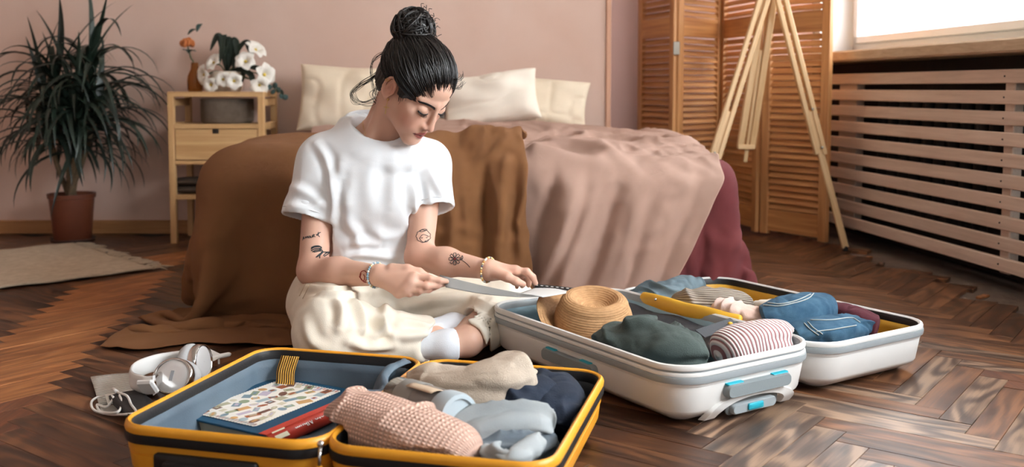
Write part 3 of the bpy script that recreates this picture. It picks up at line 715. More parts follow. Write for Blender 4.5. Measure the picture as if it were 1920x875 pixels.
# dark red sheet: only its corner at the foot shows
m_bur = M('linen_burgundy', (142, 66, 66), .85, (122, 50, 54), .6, 5, bump=.25, bs=420, weave=.12, ws=9000)
R_ = flat(.30, .885, 2.475, 3.9, .45, .020); P_ = drape0(R_, BX0, BX1, BY0, .45, .22, .010, 1, fw=(.19, .11), off=.008)
P_ = cloth(P_, R_, 45, 8, [col_bed], .006, damp=.95, fric=.75, over=1.0, noise=.002, seed=3, bend=.25)
P_ = crumple(P_, 2, .006, 7, 3, fine=.0014, fsc=18, warp=.1)
li = (P_[..., 0] < .55) & (P_[..., 1] < BY0+.01); P_[..., 1] = np.where(li, np.maximum(P_[..., 1], BY0-.022), P_[..., 1])
hg_ = np.clip((.43-P_[..., 2])/.15, 0, 1); P_ = P_+gnormals(P_)*(.013*hg_*(np.sin(2*np.pi*(P_[..., 0]*.9-P_[..., 1]*1.1)/.105+2*vnoise(P_, 6., 5))+.5*np.sin(2*np.pi*(P_[..., 0]-P_[..., 1])/.052)))[..., None]
P_[..., 2] = np.maximum(P_[..., 2], .004)
tag(cloth_obj('bed_sheet', P_, m_bur, None, 1, .004), 'dark red linen sheet hanging off the foot corner of the bed', 'sheet')
# dusty pink duvet cover
m_mau = M('cotton_dusty_pink', (211, 173, 154), .75, (201, 161, 142), .5, 4, bump=.15, bs=300, weave=.1, ws=9000)
def xr(Y): return np.where(Y > 2.93, .60, .60-(2.93-Y)*1.05)
R_ = flat(-.80, .60, 2.36, 4.34, .47, .022, xr); P_ = drape0(R_, BX0, BX1, BY0, .475, .13, .016, 2, fw=(.31, .14), off=.035)
tp = (P_[..., 1] > BY0)
P_[..., 2] += np.where(tp, .02*vnoise(R_, 6., 4)+.012*vnoise(R_, 13., 5), 0)
lay = lambda P: (lambda dg: (dg[0]-.022, dg[1]))(sd_box(P, BC, BH, .07))
P_ = cloth(P_, R_, 42, 8, [lay]+PUFF, .005, damp=.93, fric=.9, over=(1.05, 1.05, 1), noise=.012, seed=8, bend=.04, floor=.002)
msk = np.where(P_[..., 1] > BY0-.02, 1.5, .75)*np.where((P_[..., 0] < .06) & (P_[..., 1] < 3.5), .25, 1)
P_ = crumple(P_, 2, .0135, 5.5, 14, fine=.0050, fsc=15, warp=.16, mask=msk)
def pleat(P, x0, x1, amp, waves, slant=.6, ztop=.44, zr=.2, seed=0):
    hf = np.clip((ztop-P[..., 2])/zr, 0, 1)*(P[..., 1] < BY0+.03); X = P[..., 0]+slant*(ztop-P[..., 2])*.3+.03*vnoise(P*[1, 0, 1], 5., seed); mk_ = np.clip((P[..., 0]-x0)/.08, 0, 1)*np.clip((x1-P[..., 0])/.08, 0, 1); f = 0
    for wl, a_, p_ in waves: f = f+a_*np.cos(X*2*np.pi/wl+p_)
    P[..., 1] -= hf*mk_*amp*(f+.6)*np.clip(.55+.9*vnoise(P*[1, 0, .6], 4., seed+2), .15, 1.3)
    return P
P_[..., 1] -= .030*np.clip((.46-P_[..., 2])/.06, 0, 1)*(P_[..., 1] < BY0+.02)*np.clip((P_[..., 0]-.03)/.12, 0, 1)
P_ = pleat(P_, .06, .70, .038, ((.23, .7, .4), (.105, .5, 2.), (.052, .18, 1.)), 1.3, zr=.12, seed=3)
P_[..., 2] = np.maximum(P_[..., 2], .004)
P_[..., 1] = np.where((P_[..., 0] < .02) & (P_[..., 2] < .38) & (P_[..., 1] < BY0+.03), np.maximum(P_[..., 1], BY0-.016), P_[..., 1])
tag(cloth_obj('duvet', P_, m_mau, None, 1, .004), 'crumpled dusty pink duvet spread over the bed to the floor', 'duvet')
# brown linen throw over the foot corner, pooled on the floor
m_bro = M('linen_brown', (180, 124, 76), .9, (156, 102, 60), .6, 5, bump=.3, bs=380, weave=.2, ws=8000)
lay2 = lambda P: (lambda dg: (dg[0]-.042, dg[1]))(sd_box(P, BC, BH, .08))
def xl_(Y): return 0*Y+.10
R_ = flat(-1.05, .08, 2.12, 3.50, .5, .0225); P_ = drape0(R_, BX0-.02, BX1, BY0-.04, .505, .10, .020, 5, fw=(.21, .12))
tp = (P_[..., 1] > BY0)
P_[..., 2] += np.where(tp, .015*vnoise(R_, 7., 14), 0)
PF2 = [(lambda f: (lambda P: (lambda dg: (dg[0]-.034, dg[1]))(f(P))))(f) for f in PUFF]
P_ = cloth(P_, R_, 60, 8, [lay2]+PF2, .006, damp=.94, fric=.85, over=(1.02, 1.045, 1), noise=.006, seed=21, bend=.08, floor=.004)
msk = np.where(P_[..., 0] > -.35, 1.9, .8)*np.where(P_[..., 2] < .02, .6, 1)
P_ = crumple(P_, 2, .0062, 8, 24, fine=.0026, fsc=21, warp=.10, mask=msk)
P_[..., 1] -= .02*np.clip((.46-P_[..., 2])/.06, 0, 1)*(P_[..., 1] < BY0+.02)
P_ = pleat(P_, -1.1, -.30, .026, ((.37, .8, 1.), (.19, .45, .3)), 1.2, seed=9); P_ = pleat(P_, -.36, .14, .036, ((.13, .8, .4), (.071, .6, 2.), (.04, .2, 0.)), .3, zr=.1, seed=6)
bn = np.clip((P_[..., 0]+.36)/.1, 0, 1)*np.clip((.13-P_[..., 0])/.1, 0, 1)*np.clip((3.15-P_[..., 1])/.15, 0, 1)*(P_[..., 2] > .40)
P_[..., 2] += bn*(.030*np.exp(-(vnoise(P_*[1, .6, 0], 8., 33)/.25)**2)+.018*vnoise(P_*[1, 1, 0], 14., 34)+.012)
P_[..., 2] = np.maximum(P_[..., 2], .004)
eg = np.clip(1-(P_.shape[1]-1-np.arange(P_.shape[1]))/9., 0, 1)[None]; P_[..., 0] += eg*(.016*vnoise(P_*[0, 1, 1], 9., 41)+.006*vnoise(P_*[0, 1, 1], 30., 42)); P_[..., 2] += eg*.012*(P_[..., 2] > .42); P_[..., 1] -= eg*.014*(P_[..., 2] <= .42)*(P_[..., 2] > .02)
tag(cloth_obj('throw_blanket', P_, m_bro, None, 1, .004), 'rust brown linen throw hanging over the bed foot and pooled on the parquet', 'blanket')
print('cloth', _t.time()-_t0)
# pillows
def pillow(name, c_, w_, h_, t_, tilt, yaw, mat, label, seed, roll=0.):
    n, m = 34, 34; V = []; F = []
    rg_ = np.random.default_rng(seed)
    for side in (1, -1):
        for i in range(n):
            for j in range(m):
                u = -1+2*i/(n-1); v = -1+2*j/(m-1)
                e = max(0, (1-abs(u)**2.6))*max(0, (1-abs(v)**2.6)); b = e**.42
                pin = 1-.07*(1-v*v)*abs(u)**3; pin2 = 1-.07*(1-u*u)*abs(v)**3
                wr_ = .06*math.sin(u*5+v*7+seed)*(1-b*.5)+.05*math.sin(9*u*v+seed*2)
                V.append((u*w_/2*pin, side*(t_/2)*b*(1+wr_), v*h_/2*pin2))
    V = np.array(V); F = gridF(n, m); F2 = [tuple(k+n*m for k in f[::-1]) for f in F]
    nz = vnoise(V+seed, 9., seed)*.018-.007*np.exp(-(vnoise(V*[1, 0, 1]+seed, 11., seed+3)/.16)**2); e_ = np.abs(V[:, 1])/(t_/2); V[:, 1] += nz*np.clip(e_*2, 0, 1)*np.sign(V[:, 1])
    R3 = np.array(Euler((tilt, roll, yaw)).to_matrix()); W_ = V@R3.T+np.asarray(c_)
    o = mk(name, W_, F+F2, mat, None, True); bm = bmesh.new(); bm.from_mesh(o.data); bmesh.ops.remove_doubles(bm, verts=bm.verts, dist=.0015); bmesh.ops.recalc_face_normals(bm, faces=bm.faces); bm.to_mesh(o.data); bm.free()
    o.data.polygons.foreach_set('use_smooth', [True]*len(o.data.polygons)); subsurf(o, 1)
    return tag(o, label, 'pillow', 'pillows at the head of the bed')
m_pc = M('pillow_cream', (232, 216, 192), .9, (222, 204, 178), .4, 6, bump=.3, bs=300)
m_pw = M('pillow_white', (240, 230, 214), .9, (230, 218, 202), .4, 6, bump=.3, bs=300)
p1 = at(650, 186, 4.28); p2 = at(920, 186, 4.20); p3 = at(1010, 192, 4.33); p4 = at(690, 188, 4.36)
pillow('pillow', p1+[-.0, 0, .0], .42, .30, .15, -.22, .06, m_pc, 'cream pillow leaning on the wall beside the nightstand', 2, .05)
pillow('pillow', p4+[.10, .0, .0], .5, .28, .13, -.12, 0, m_pc, 'cream pillow against the wall, behind the woman', 9)
pillow('pillow', p2, .42, .235, .15, -.42, -.06, m_pw, 'white pillow with a sharp corner propped on the duvet', 4, -.14)
pillow('pillow', p3+[.02, 0, 0], .40, .225, .13, -.28, -.1, m_pc, 'cream pillow half behind the white pillow, toward the folding screen', 6, .1)
# ================================================================== NIGHTSTAND AND WHAT STANDS ON IT
m_nw = wood('nightstand_oak', (186, 142, 92), (214, 174, 124), 'Z', .5, .05, .6); m_nx = wood('nightstand_oak_x', (186, 142, 92), (214, 174, 124), 'X', .5, .05, .6)
NY = 4.20; nx0 = float(at(316, 300, NY)[0]); nx1 = float(at(496, 300, NY)[0]); NT = float(at(400, 172, NY)[2]); ND = .25; pw = .026
ns = thing('nightstand', 'light oak nightstand with one drawer and open shelves', 'nightstand', ((nx0+nx1)/2, NY+ND/2, 0))
for x in (nx0+pw/2, nx1-pw/2):
    for y in (NY+pw/2, NY+ND-pw/2): MB().box((x, y, (NT-.02)/2), (pw, pw, NT-.02), None, .002).build('leg', m_nw, ns)
def nsb(name, z0, z1, mat=m_nx, dx=0.): return MB().box(((nx0+nx1)/2, NY+ND/2, (z0+z1)/2), (nx1-nx0-2*dx, ND, z1-z0), None, .002).build(name, mat, ns)
nsb('top', NT-.022, NT); zs1 = float(at(400, 237, NY)[2]); zs2 = float(at(400, 305, NY)[2]); zs3 = float(at(400, 370, NY)[2])
nsb('shelf', zs1-.010, zs1+.010, dx=pw+.001); nsb('shelf', zs2-.008, zs2+.008, dx=pw+.001); nsb('shelf', zs3-.010, zs3+.010, dx=pw+.001)
dr = MB().box(((nx0+nx1)/2, NY+.012, (zs1+zs2)/2), (nx1-nx0-2*pw-.006, .018, zs1-zs2-.024), None, .002).build('drawer', m_nx, ns)
MB().box(((nx0+nx1)/2, NY+.10, (zs1+zs2)/2), (nx1-nx0-2*pw-.012, .16, zs1-zs2-.03)).build('drawer_box', m_nx, ns)
xk = float(at(404, 245, NY)[0]); MB().box((xk, NY+.0025, zs1-.020), (.026, .004, .020), None, .0015).build('finger_notch', M('notch_dark', (30, 22, 18), .8), dr)
for x in (nx0+pw/2, nx1-pw/2):
    for z in (NT-.045, zs1, zs2): MB().box((x, NY+ND/2, z), (pw*.8, ND-2*pw, .03), None, .002).build('side_rail', m_nw, ns)
# basket on the upper shelf
m_bas = M('felt_basket', (150, 132, 114), .95, (128, 110, 92), .5, 30, bump=.8, bs=220, weave=.6, ws=2400)
bx = float(at(426, 210, NY+.12)[0]); bw = .112; bh = .10
bk_ = thing('basket', 'round grey felt basket on the upper nightstand shelf', 'basket', (bx, NY+.125, zs1+.0105))
prof = [(.0, .0), (bw-.012, 0), (bw-.002, .008), (bw, .03), (bw, bh*.8), (bw-.002, bh), (bw-.008, bh), (bw-.008, .012), (0, .012)]
MB().lathe(prof, (bx, NY+.125, zs1+.0105), 40, False).build('body', m_bas, bk_, True)
MB().tube([(bx+(bw-.004)*math.cos(t), NY+.125+(bw-.004)*math.sin(t), zs1+.0105+bh) for t in np.linspace(0, 2*math.pi, 40, endpoint=False)], .005, 8, closed=True).build('rim', m_bas, bk_, True)
# folded cloths on the lower shelf
m_fc = M('folded_cloth', (84, 68, 54), .95, (66, 52, 42), .5, 30, bump=.6, bs=200)
for k, (hh, dx) in enumerate(((.032, 0), (.03, -.006))):
    c_ = (float(at(366, 350, NY+.1)[0])+dx, NY+.11, zs3+.0105+.017+k*.033)
    o = MB().box(c_, (.19-.01*k, .17, hh), None, .012).build('folded_cloth', m_fc, None, True); bevel(o, .004, 2); subsurf(o, 1)
    tag(o, ['dark folded cloth lying on the lower nightstand shelf', 'dark folded cloth on top of another on the lower shelf'][k], 'cloth')

# ------------------------------------------------------------------ vases and flowers
def leafmesh(P, wd, n=None, fold=.25, twist=0., up=(0, 0, 1)):
    """a blade along P with half-width wd (array), V-folded"""
    P = np.asarray(P, float); k = len(P); T, N, B = frames(P); V = []
    for i in range(k):
        side = np.cross(T[i], up); side = unit(side) if np.linalg.norm(side) > 1e-3 else np.array([1., 0, 0]); nn = np.cross(side, T[i])
        a = twist*i/k; s2 = side*math.cos(a)+nn*math.sin(a); n2 = np.cross(s2, T[i])
        V += [P[i]-s2*wd[i]+n2*wd[i]*fold, P[i], P[i]+s2*wd[i]+n2*wd[i]*fold]
    F = []
    for i in range(k-1):
        for j in (0, 1): F.append((i*3+j, i*3+j+1, (i+1)*3+j+1, (i+1)*3+j))
    return V, F
m_amber = M('amber_glass', (190, 120, 52), .08, trans=.75, ior=1.3, spec=.5)
vz = thing('bud_vase', 'amber glass bud vase with a single dried rose', 'vase', (float(at(366, 160, NY+.1)[0]), NY+.1, NT))
vx, vy = vz.location.x, vz.location.y; vh = .125
MB().lathe([(.0, .002), (.028, 0), (.032, .01), (.033, .05), (.030, .07), (.018, .095), (.015, vh), (.013, vh), (.014, .09), (.027, .068), (.029, .05), (.029, .012), (0, .01)], (vx, vy, NT), 28, False).build('glass', m_amber, vz, True)
rose = thing('dried_rose', 'dried orange rose with curled green leaves in the amber vase', 'flower', (vx, vy, NT+.02))
m_stem = M('stem_green', (70, 78, 52), .7); m_dl = M('leaf_dried', (60, 84, 82), .7, (44, 62, 58), .5, 12); m_or = M('petal_orange', (196, 120, 66), .8, (168, 92, 50), .5, 20)
tip = at(352, 86, NY+.1); MB().tube(spline([(vx+.008, vy, NT+.012), (vx-.004, vy, NT+.12), tip+[0.012, 0, -.05], tip], 16), .0035, 6).build('stem', m_stem, rose, True)
hd = MB()
for k in range(16):
    a = k*2.4; r_ = .008+.0016*k; c_ = tip+np.array([math.cos(a)*r_*.7, math.sin(a)*r_*.7, .022-.001*k]); e = Euler((.5*math.sin(a)+.3, .5*math.cos(a), a)); hd.sphere(c_, (.016, .007, .016), 8, 6, np.array(e.to_matrix()))
hd.build('bloom', m_or, rose, True)
for (px, py, ang, ln) in ((362, 60, .5, .055), (374, 52, 1.0, .05), (350, 98, -.7, .045), (360, 98, .2, .04)):
    q = at(px, py, NY+.1); d = np.array([math.cos(ang), -.2, math.sin(ang)*.8]); P = spline([q-d*ln*.5, q+np.array([0, 0, .008]), q+d*ln*.5], 7); V, F = leafmesh(P, np.array([.002, .009, .014, .016, .014, .008, .001])); solid(mk('leaf', V, F, m_dl, rose), .001)
# white pot with a bouquet of white flowers
px0 = at(425, 170, NY+.12); pot = thing('flower_pot', 'squat white ceramic pot holding the white bouquet', 'pot', (px0[0], px0[1], NT))
m_cer = M('ceramic_white', (222, 208, 190), .5, (206, 188, 168), .5, 12)
MB().lathe([(0, .001), (.055, 0), (.066, .012), (.070, .05), (.064, .085), (.056, .088), (.060, .05), (.058, .014), (0, .012)], (px0[0], px0[1], NT), 32, False).build('body', m_cer, pot, True)
bq = thing('bouquet', 'bunch of white lilies and dark drooping leaves on the nightstand', 'bouquet', (px0[0], px0[1], NT+.02))
m_pet = M('petal_white', (244, 240, 232), .6, (226, 220, 208), .5, 14, sss=.0); m_dkl = M('leaf_dark', (38, 50, 36), .55, (26, 36, 30), .5, 10); m_eu = M('leaf_eucalyptus', (58, 78, 74), .7)
random.seed(3); heart = np.array([px0[0], px0[1], NT+.075])
def bloom(px, py, Y, r_, n, tilt, parent=bq):
    c_ = at(px, py, Y); o_ = np.array(tilt, float); o_ = unit(o_); a1 = unit(np.cross(o_, (.3, .5, .8))); a2 = np.cross(o_, a1); head = None
    MB().tube(spline([heart, heart*.5+c_*.5+np.array([0, 0, .015]), c_], 8), .003, 5).build('stem', m_stem, parent, True)
    for k in range(n):
        a = 2*math.pi*k/n+random.uniform(-.2, .2); d = a1*math.cos(a)+a2*math.sin(a)
        P = spline([c_, c_+d*r_*.5+o_*r_*.55, c_+d*r_*1.05+o_*r_*.42], 8); V, F = leafmesh(P, np.array([.1, .3, .45, .52, .5, .42, .26, .03])*r_, fold=.15, up=o_)
        o = mk('petal', V, F, m_pet, parent); solid(o, .0015); subsurf(o, 1)
    MB().sphere(c_+o_*r_*.3, r_*.14, 8, 6).build('flower_centre', M('pollen', (206, 176, 70), .8), parent, True)
for a in ((405, 120, NY+.08, .042, 6, (-.5, -.8, .5)), (388, 140, NY+.06, .044, 6, (-.7, -.8, .0)), (398, 158, NY+.04, .036, 6, (-.3, -1, -.2)), (476, 98, NY+.12, .05, 6, (.7, -.5, .8)), (462, 118, NY+.08, .046, 6, (0, -1, .5)), (492, 140, NY+.08, .052, 6, (.8, -.7, .0)), (486, 158, NY+.05, .042, 6, (.4, -1, -.3)), (440, 152, NY+.03, .038, 6, (.1, -1, 0)), (420, 150, NY+.04, .036, 6, (-.1, -1, .3))): bloom(*a)
def droop(px, py, px2, py2, Y, wd, lift, mat=m_dkl, parent=bq, base=heart):
    a = at(px, py, Y); b = at(px2, py2, Y-.02); P = spline([base, base*.4+a*.6+np.array([0, 0, lift]), a, a*.45+b*.55+np.array([0, 0, lift*.2]), b], 14); t = np.linspace(0, 1, 14)
    V, F = leafmesh(P, wd*np.clip(np.sin(np.pi*t**.9)**.6, .05, 1), fold=.25, up=(0, -.8, .6)); o = mk('leaf', V, F, mat, parent); solid(o, .001); subsurf(o, 1)
for a in ((410, 64, 394, 96), (420, 64, 412, 120), (432, 70, 428, 130), (445, 76, 436, 140), (440, 72, 448, 120), (428, 68, 420, 110), (462, 78, 470, 102), (470, 140, 478, 165), (455, 140, 450, 165), (480, 128, 500, 133)): droop(*a, NY+.09+random.uniform(-.04, .04), .014, .02)
for (x, y) in ((505, 163), (512, 172), (522, 168), (529, 173), (535, 182), (528, 180), (516, 160)):
    q = at(x, y, NY+.06); MB().sphere(q, (.013, .003, .013), 10, 6, np.array(Euler((random.uniform(-.6, .6), random.uniform(-.6, .6), random.uniform(-.8, .8))).to_matrix())).build('leaf', m_eu, bq, True)
MB().tube(spline([heart, at(495, 155, NY+.08), at(518, 168, NY+.06), at(534, 180, NY+.06)], 12), .0022, 5).build('stem', m_stem, bq, True)

# ------------------------------------------------------------------ potted dragon tree
g0 = gnd(137, 451); PXc, PYc = g0[0], g0[1]; ph = float(at(137, 362, PYc)[2]); pr = .095
pp = thing('potted_plant', 'bushy dragon tree with long drooping leaves in a brown pot', 'plant', (PXc, PYc, 0))
m_pot = M('pot_brown', (116, 62, 40), .45, (98, 50, 32), .5, 8, bump=.05, bs=40); m_soil = M('soil', (40, 30, 24), .95, bump=1., bs=120)
MB().lathe([(0, .008), (pr*.78, .008), (pr*.80, .012), (pr*.97, ph-.02), (pr*1.03, ph-.018), (pr*1.04, ph), (pr*.95, ph), (pr*.93, ph-.03), (0, ph-.03)], (PXc, PYc, 0), 40, False).build('pot', m_pot, pp, True)
auto_smooth(bpy.data.objects['pot'], 30)
MB().lathe([(0, 0), (pr*.92, 0), (pr*.98, .014), (pr*.94, .014), (pr*.9, .006), (0, .006)], (PXc, PYc, 0), 40, False).build('saucer', M('saucer_dark', (62, 40, 32), .5), pp, True)
MB().lathe([(pr*.93, ph-.03), (pr*.5, ph-.022), (0.001, ph-.02)], (PXc, PYc, 0), 24, False).build('soil', m_soil, pp, True)
m_cane = M('cane', (120, 100, 74), .8, (90, 74, 54), .5, 30, (1, 1, 4)); m_dr = M('dracaena_leaf', (38, 54, 42), .42, (24, 36, 30), .5, 6, rnd=.35, spec=.6)
heads = [(168, 128, -.03, 40), (106, 152, -.01, 38), (140, 205, -.06, 46), (182, 200, -.02, 40), (92, 225, -.02, 38), (146, 245, -.09, 46), (112, 238, -.06, 30)]
random.seed(12); leafset = []
for k in range(5):   # blades of five shapes shared by all leaves; local: root at 0, heading +X, drooping
    P = []; L_ = .45; th = math.radians([72, 55, 36, 15, 80][k]); x = z = 0; n = 13; dr_ = [2.9, 2.7, 2.4, 2.0, .7][k]
    for i in range(n):
        P.append((x, 0, z)); a = th-dr_*(i/n)**1.25; x += math.cos(a)*L_/n; z += math.sin(a)*L_/n
    t = np.linspace(0, 1, n); V, F = leafmesh(P, 0.0125*np.clip(np.minimum(.45+t*3, (1-t)**.7*1.45), .03, 1), fold=.35); me = bpy.data.meshes.new('leaf'); me.from_pydata([tuple(v) for v in V], [], F); me.update(); me.materials.append(m_dr); me.polygons.foreach_set('use_smooth', [True]*len(F)); leafset.append(me)
for (hx, hy, dy, n) in heads:
    top = at(hx, hy, PYc+dy); b0 = np.array([PXc+random.uniform(-.03, .03), PYc+random.uniform(-.03, .03), ph-.025])
    MB().tube(spline([b0, b0*.5+top*.5+np.array([random.uniform(-.02, .02), 0, 0]), top], 14), np.linspace(.012, .009, 14), 8).build('cane', m_cane, pp, True)
    for i in range(n):
        fr_ = i/n; k = 4 if fr_ < .06 else min(3, int(fr_*4)); o = bpy.data.objects.new('leaf', leafset[k]); link(o, pp)
        o.location = Vector(top)-Vector((0, 0, fr_*.10)); s_ = random.uniform(.75, 1.15); o.scale = (s_, random.uniform(.8, 1.2), s_); az = i*2.39996+random.uniform(-.3, .3)
        o.rotation_euler = (random.uniform(-.3, .3), random.uniform(-.25, .25), az)
        # keep the blades off the wall
        ry = o.location.y+math.sin(az)*.32*s_
        if ry > YB-.07: o.scale.x *= max(.2, (YB-.07-o.location.y)/(ry-o.location.y))
# ================================================================== PERSON
_t0 = _t.time()
HO = np.array([-.2486, 2.5, .6548]); HR = np.array([[.5786, -.4512, -.6795], [.5442, -.407, .7336], [-.6075, -.7942, .0101]]); HS = .987
HR[1] = unit(HR[1]-HR[0]*(HR[0]@HR[1])); HR[2] = unit(np.cross(HR[0], HR[1])) if np.cross(HR[0], HR[1])@HR[2] > 0 else -unit(np.cross(HR[0], HR[1]))
def HP(f, u, r): return HO+HS*(np.array([f, u, r])@HR)
def hloc(P): return ((P-HO)@HR.T)/HS
def shade(o, nm): return o
person = thing('person', 'woman in white t-shirt and cream trousers sitting cross-legged, holding an open booklet', 'person', (-.38, 2.45, 0))

# joints
NB = at(704, 262, 2.595); SR = at(606, 298, 2.585); SL = at(802, 305, 2.60)
ER = at(586, 507, 2.485); WRr = at(712, 516, 2.355); EL = at(786, 482, 2.50); WL = at(917, 506, 2.385)
HIR = at(612, 570, 2.60); HIL = at(742, 566, 2.63); KR = at(622, 622, 2.26); CR = at(806, 637, 2.375); KL = at(945, 578, 2.580); CL = at(876, 638, 2.365)
AR = at(850, 614, 2.46); TR = at(915, 625, 2.50); AL = at(838, 647, 2.345); TLf = at(785, 648, 2.345)
PEL = at(672, 560, 2.64); WST = at(690, 500, 2.60); CH = at(696, 375, 2.605)

B = Field((-.66, 2.10, 0), (.14, 2.84, .84), .003)
# trunk
fd = (.25, -1, 0)
B.cone(NB+[0, .015, -.03], CH, .075, .105, .03, flat=fd, fs=.72); B.cone(CH, WST, .112, .105, .04, flat=fd, fs=.72); B.cone(WST, PEL, .105, .125, .04, flat=fd, fs=.8)
B.cone(NB+[0, .02, -.03], SR, .045, .047, .04); B.cone(NB+[0, .02, -.03], SL, .045, .045, .04)
# legs and feet
B.cone(HIR, KR, .075, .058, .03); B.cone(KR, CR, .055, .038, .02); B.cone(CR, AR, .036, .031, .015); B.cone(AR, TR, .031, .024, .015)
B.cone(HIL, KL, .075, .058, .03); B.cone(KL, CL, .055, .038, .02); B.cone(CL, AL, .037, .033, .015); B.cone(AL, TLf, .032, .022, .015)
# arms
B.cone(SR, ER, .045, .036, .02); B.cone(ER, ER*.6+WRr*.4, .036, .036, .02); B.cone(ER*.6+WRr*.4, WRr, .036, .0245, .02)
B.cone(SL, EL, .042, .034, .02); B.cone(EL, EL*.6+WL*.4, .034, .0345, .02); B.cone(EL*.6+WL*.4, WL, .0345, .0225, .02)
# right hand: back of the hand to the camera, fingers on the sheet
def hand(wr, mcps, fingers, thumb, rp=.0135):
    for m_ in mcps: B.cone(wr, m_, .019, rp*.85, .014)
    for i in range(len(mcps)-1): B.cone(mcps[i], mcps[i+1], rp*.8, rp*.8, .010)
    for ch_, r_ in fingers:
        n = len(ch_); B.chain(ch_, list(np.linspace(r_, r_*.78, n)), .004)
        for q in ch_[1:-1]: B.ell(q, r_*.98, k=.003)
    B.chain(thumb, [.0155, .0115, .0095, .0080], .007)
    for q in thumb[1:-1]: B.ell(q, .0105, k=.003)
rm = [at(776, 519, 2.318), at(771, 531, 2.308), at(761, 542, 2.307), at(748, 549, 2.312)]
rf = [([rm[0], at(806, 522, 2.312), at(824, 525.5, 2.318), at(837, 527.5, 2.323)], .0088), ([rm[1], at(799, 536, 2.302), at(819, 535, 2.318), at(833, 532, 2.335)], .0088),
      ([rm[2], at(787, 544.5, 2.304), at(804, 543, 2.318), at(818, 538, 2.335)], .0082), ([rm[3], at(768, 551, 2.308), at(783, 549, 2.318), at(796, 544, 2.33)], .0072)]
rt = [at(735, 505, 2.345), at(764, 504.5, 2.338), at(786, 510, 2.338), at(802, 518, 2.336)]
hand(WRr, rm, rf, rt)
lm = [at(967, 507, 2.375), at(965, 508, 2.394), at(960, 512, 2.410), at(953, 517, 2.423)]
lf = [([lm[0], at(988, 508.5, 2.370), at(999, 519, 2.372), at(1004, 530, 2.376)], .0088), ([lm[1], at(986, 512, 2.393), at(992, 523, 2.396), at(991, 534, 2.392)], .0088),
      ([lm[2], at(976, 518, 2.408), at(981, 527, 2.408), at(979, 536, 2.402)], .0082), ([lm[3], at(966, 524, 2.420), at(970, 531, 2.418), at(969, 538, 2.412)], .0070)]
lt = [at(931, 511, 2.368), at(951, 519, 2.352), at(967, 527, 2.349), at(981, 532.5, 2.352)]
hand(WL, lm, lf, lt)
# neck and head
B.cone(HP(-.028, -.045, 0), NB+[0, .012, -.02], .050, .054, .03)
for s_ in (1, -1): B.cone(HP(-.02, -.02, .055*s_), NB+HR[2]*.02*s_+np.array([0, -.045, -.005]), .012, .012, .03)      # neck tendons
Rm = HR
def he(f, u, r, rad, k=.012, mode='u'): B.ell(HP(f, u, r), np.array(rad)*HS, Rm, k, mode)
def hc(a, b, ra, rb, k=.008, mode='u'): B.cone(HP(*a), HP(*b), ra*HS, rb*HS, k, mode)
he(-.012, .045, 0, (.094, .080, .072), .02)
he(.038, .055, 0, (.052, .048, .057), .02)
he(.030, -.015, 0, (.060, .075, .058), .02)
he(.050, -.045, 0, (.042, .052, .040), .02)
for s_ in (1, -1):
    hc((.000, -.040, .052*s_), (.074, -.089, .012*s_), .016, .015, .022)
    he(.060, -.012, .043*s_, (.020, .017, .018), .022)
    he(.060, -.045, .032*s_, (.024, .026, .020), .022)
    hc((.0885, .031, .010*s_), (.066, .033, .048*s_), .009, .009, .012)
    he(.101, .010, .031*s_, (.015, .010, .017), .013, 's')
    he(.0765, .009, .0325*s_, (.0145, .0135, .0165), .005)
    hc((.0785+.0105, .0035, .020*s_), (.0775+.0095, .0015, .0325*s_), .0028, .0032, .004); hc((.0775+.0095, .0015, .0325*s_), (.0715+.004, .004, .046*s_), .0032, .0022, .004)
hc((.0785, -.092, -.006), (.0785, -.092, .006), .0165, .0165, .018)
hc((.0925, .020, 0), (.106, -.020, 0), .0065, .0078, .010); he(.1085, -.030, 0, (.0105, .0090, .0098), .008)
for s_ in (1, -1):
    he(.0985, -.0345, .0125*s_, (.0105, .0068, .0062), .006); he(.104, -.0415, .0065*s_, (.0045, .003, .003), .003, 's')
he(.078, -.058, 0, (.020, .022, .028), .014)
for s_ in (1, -1):
    hc((.0835, -.0625, .0235*s_), (.0965, -.0575, .006*s_), .0030, .0052, .005); hc((.0965, -.0575, .006*s_), (.0975, -.0580, 0), .0052, .0050, .004)
    hc((.0835, -.0640, .0215*s_), (.0945, -.0685, .004*s_), .0032, .0064, .005); hc((.0945, -.0685, .004*s_), (.0945, -.0685, 0), .0064, .0064, .004)
    hc((.088, -.0630, .0245*s_), (.104, -.0630, 0), .0012, .0014, .003, 's')
# ears
for s_ in (1, -1):
    he(-.008, .000, .074*s_, (.016, .028, .007), .006)
    he(-.003, .000, .081*s_, (.0085, .015, .008), .004, 's')
    ring = [HP(-.008+.0155*math.cos(t)*(1 if math.cos(t) < 0 else .8), .003+.0285*math.sin(t), (.080-.004*math.cos(t))*s_) for t in np.linspace(-.3, 4.6, 14)]
    B.chain(ring, [.0034]*14, .004); he(-.006, -.026, .076*s_, (.008, .008, .0045), .006); he(.007, -.003, .075*s_, (.004, .006, .004), .004)
V, Fq = B.mesh(); V = smoothV(V, Fq, 2, .4); NN = vnormals(V, Fq)
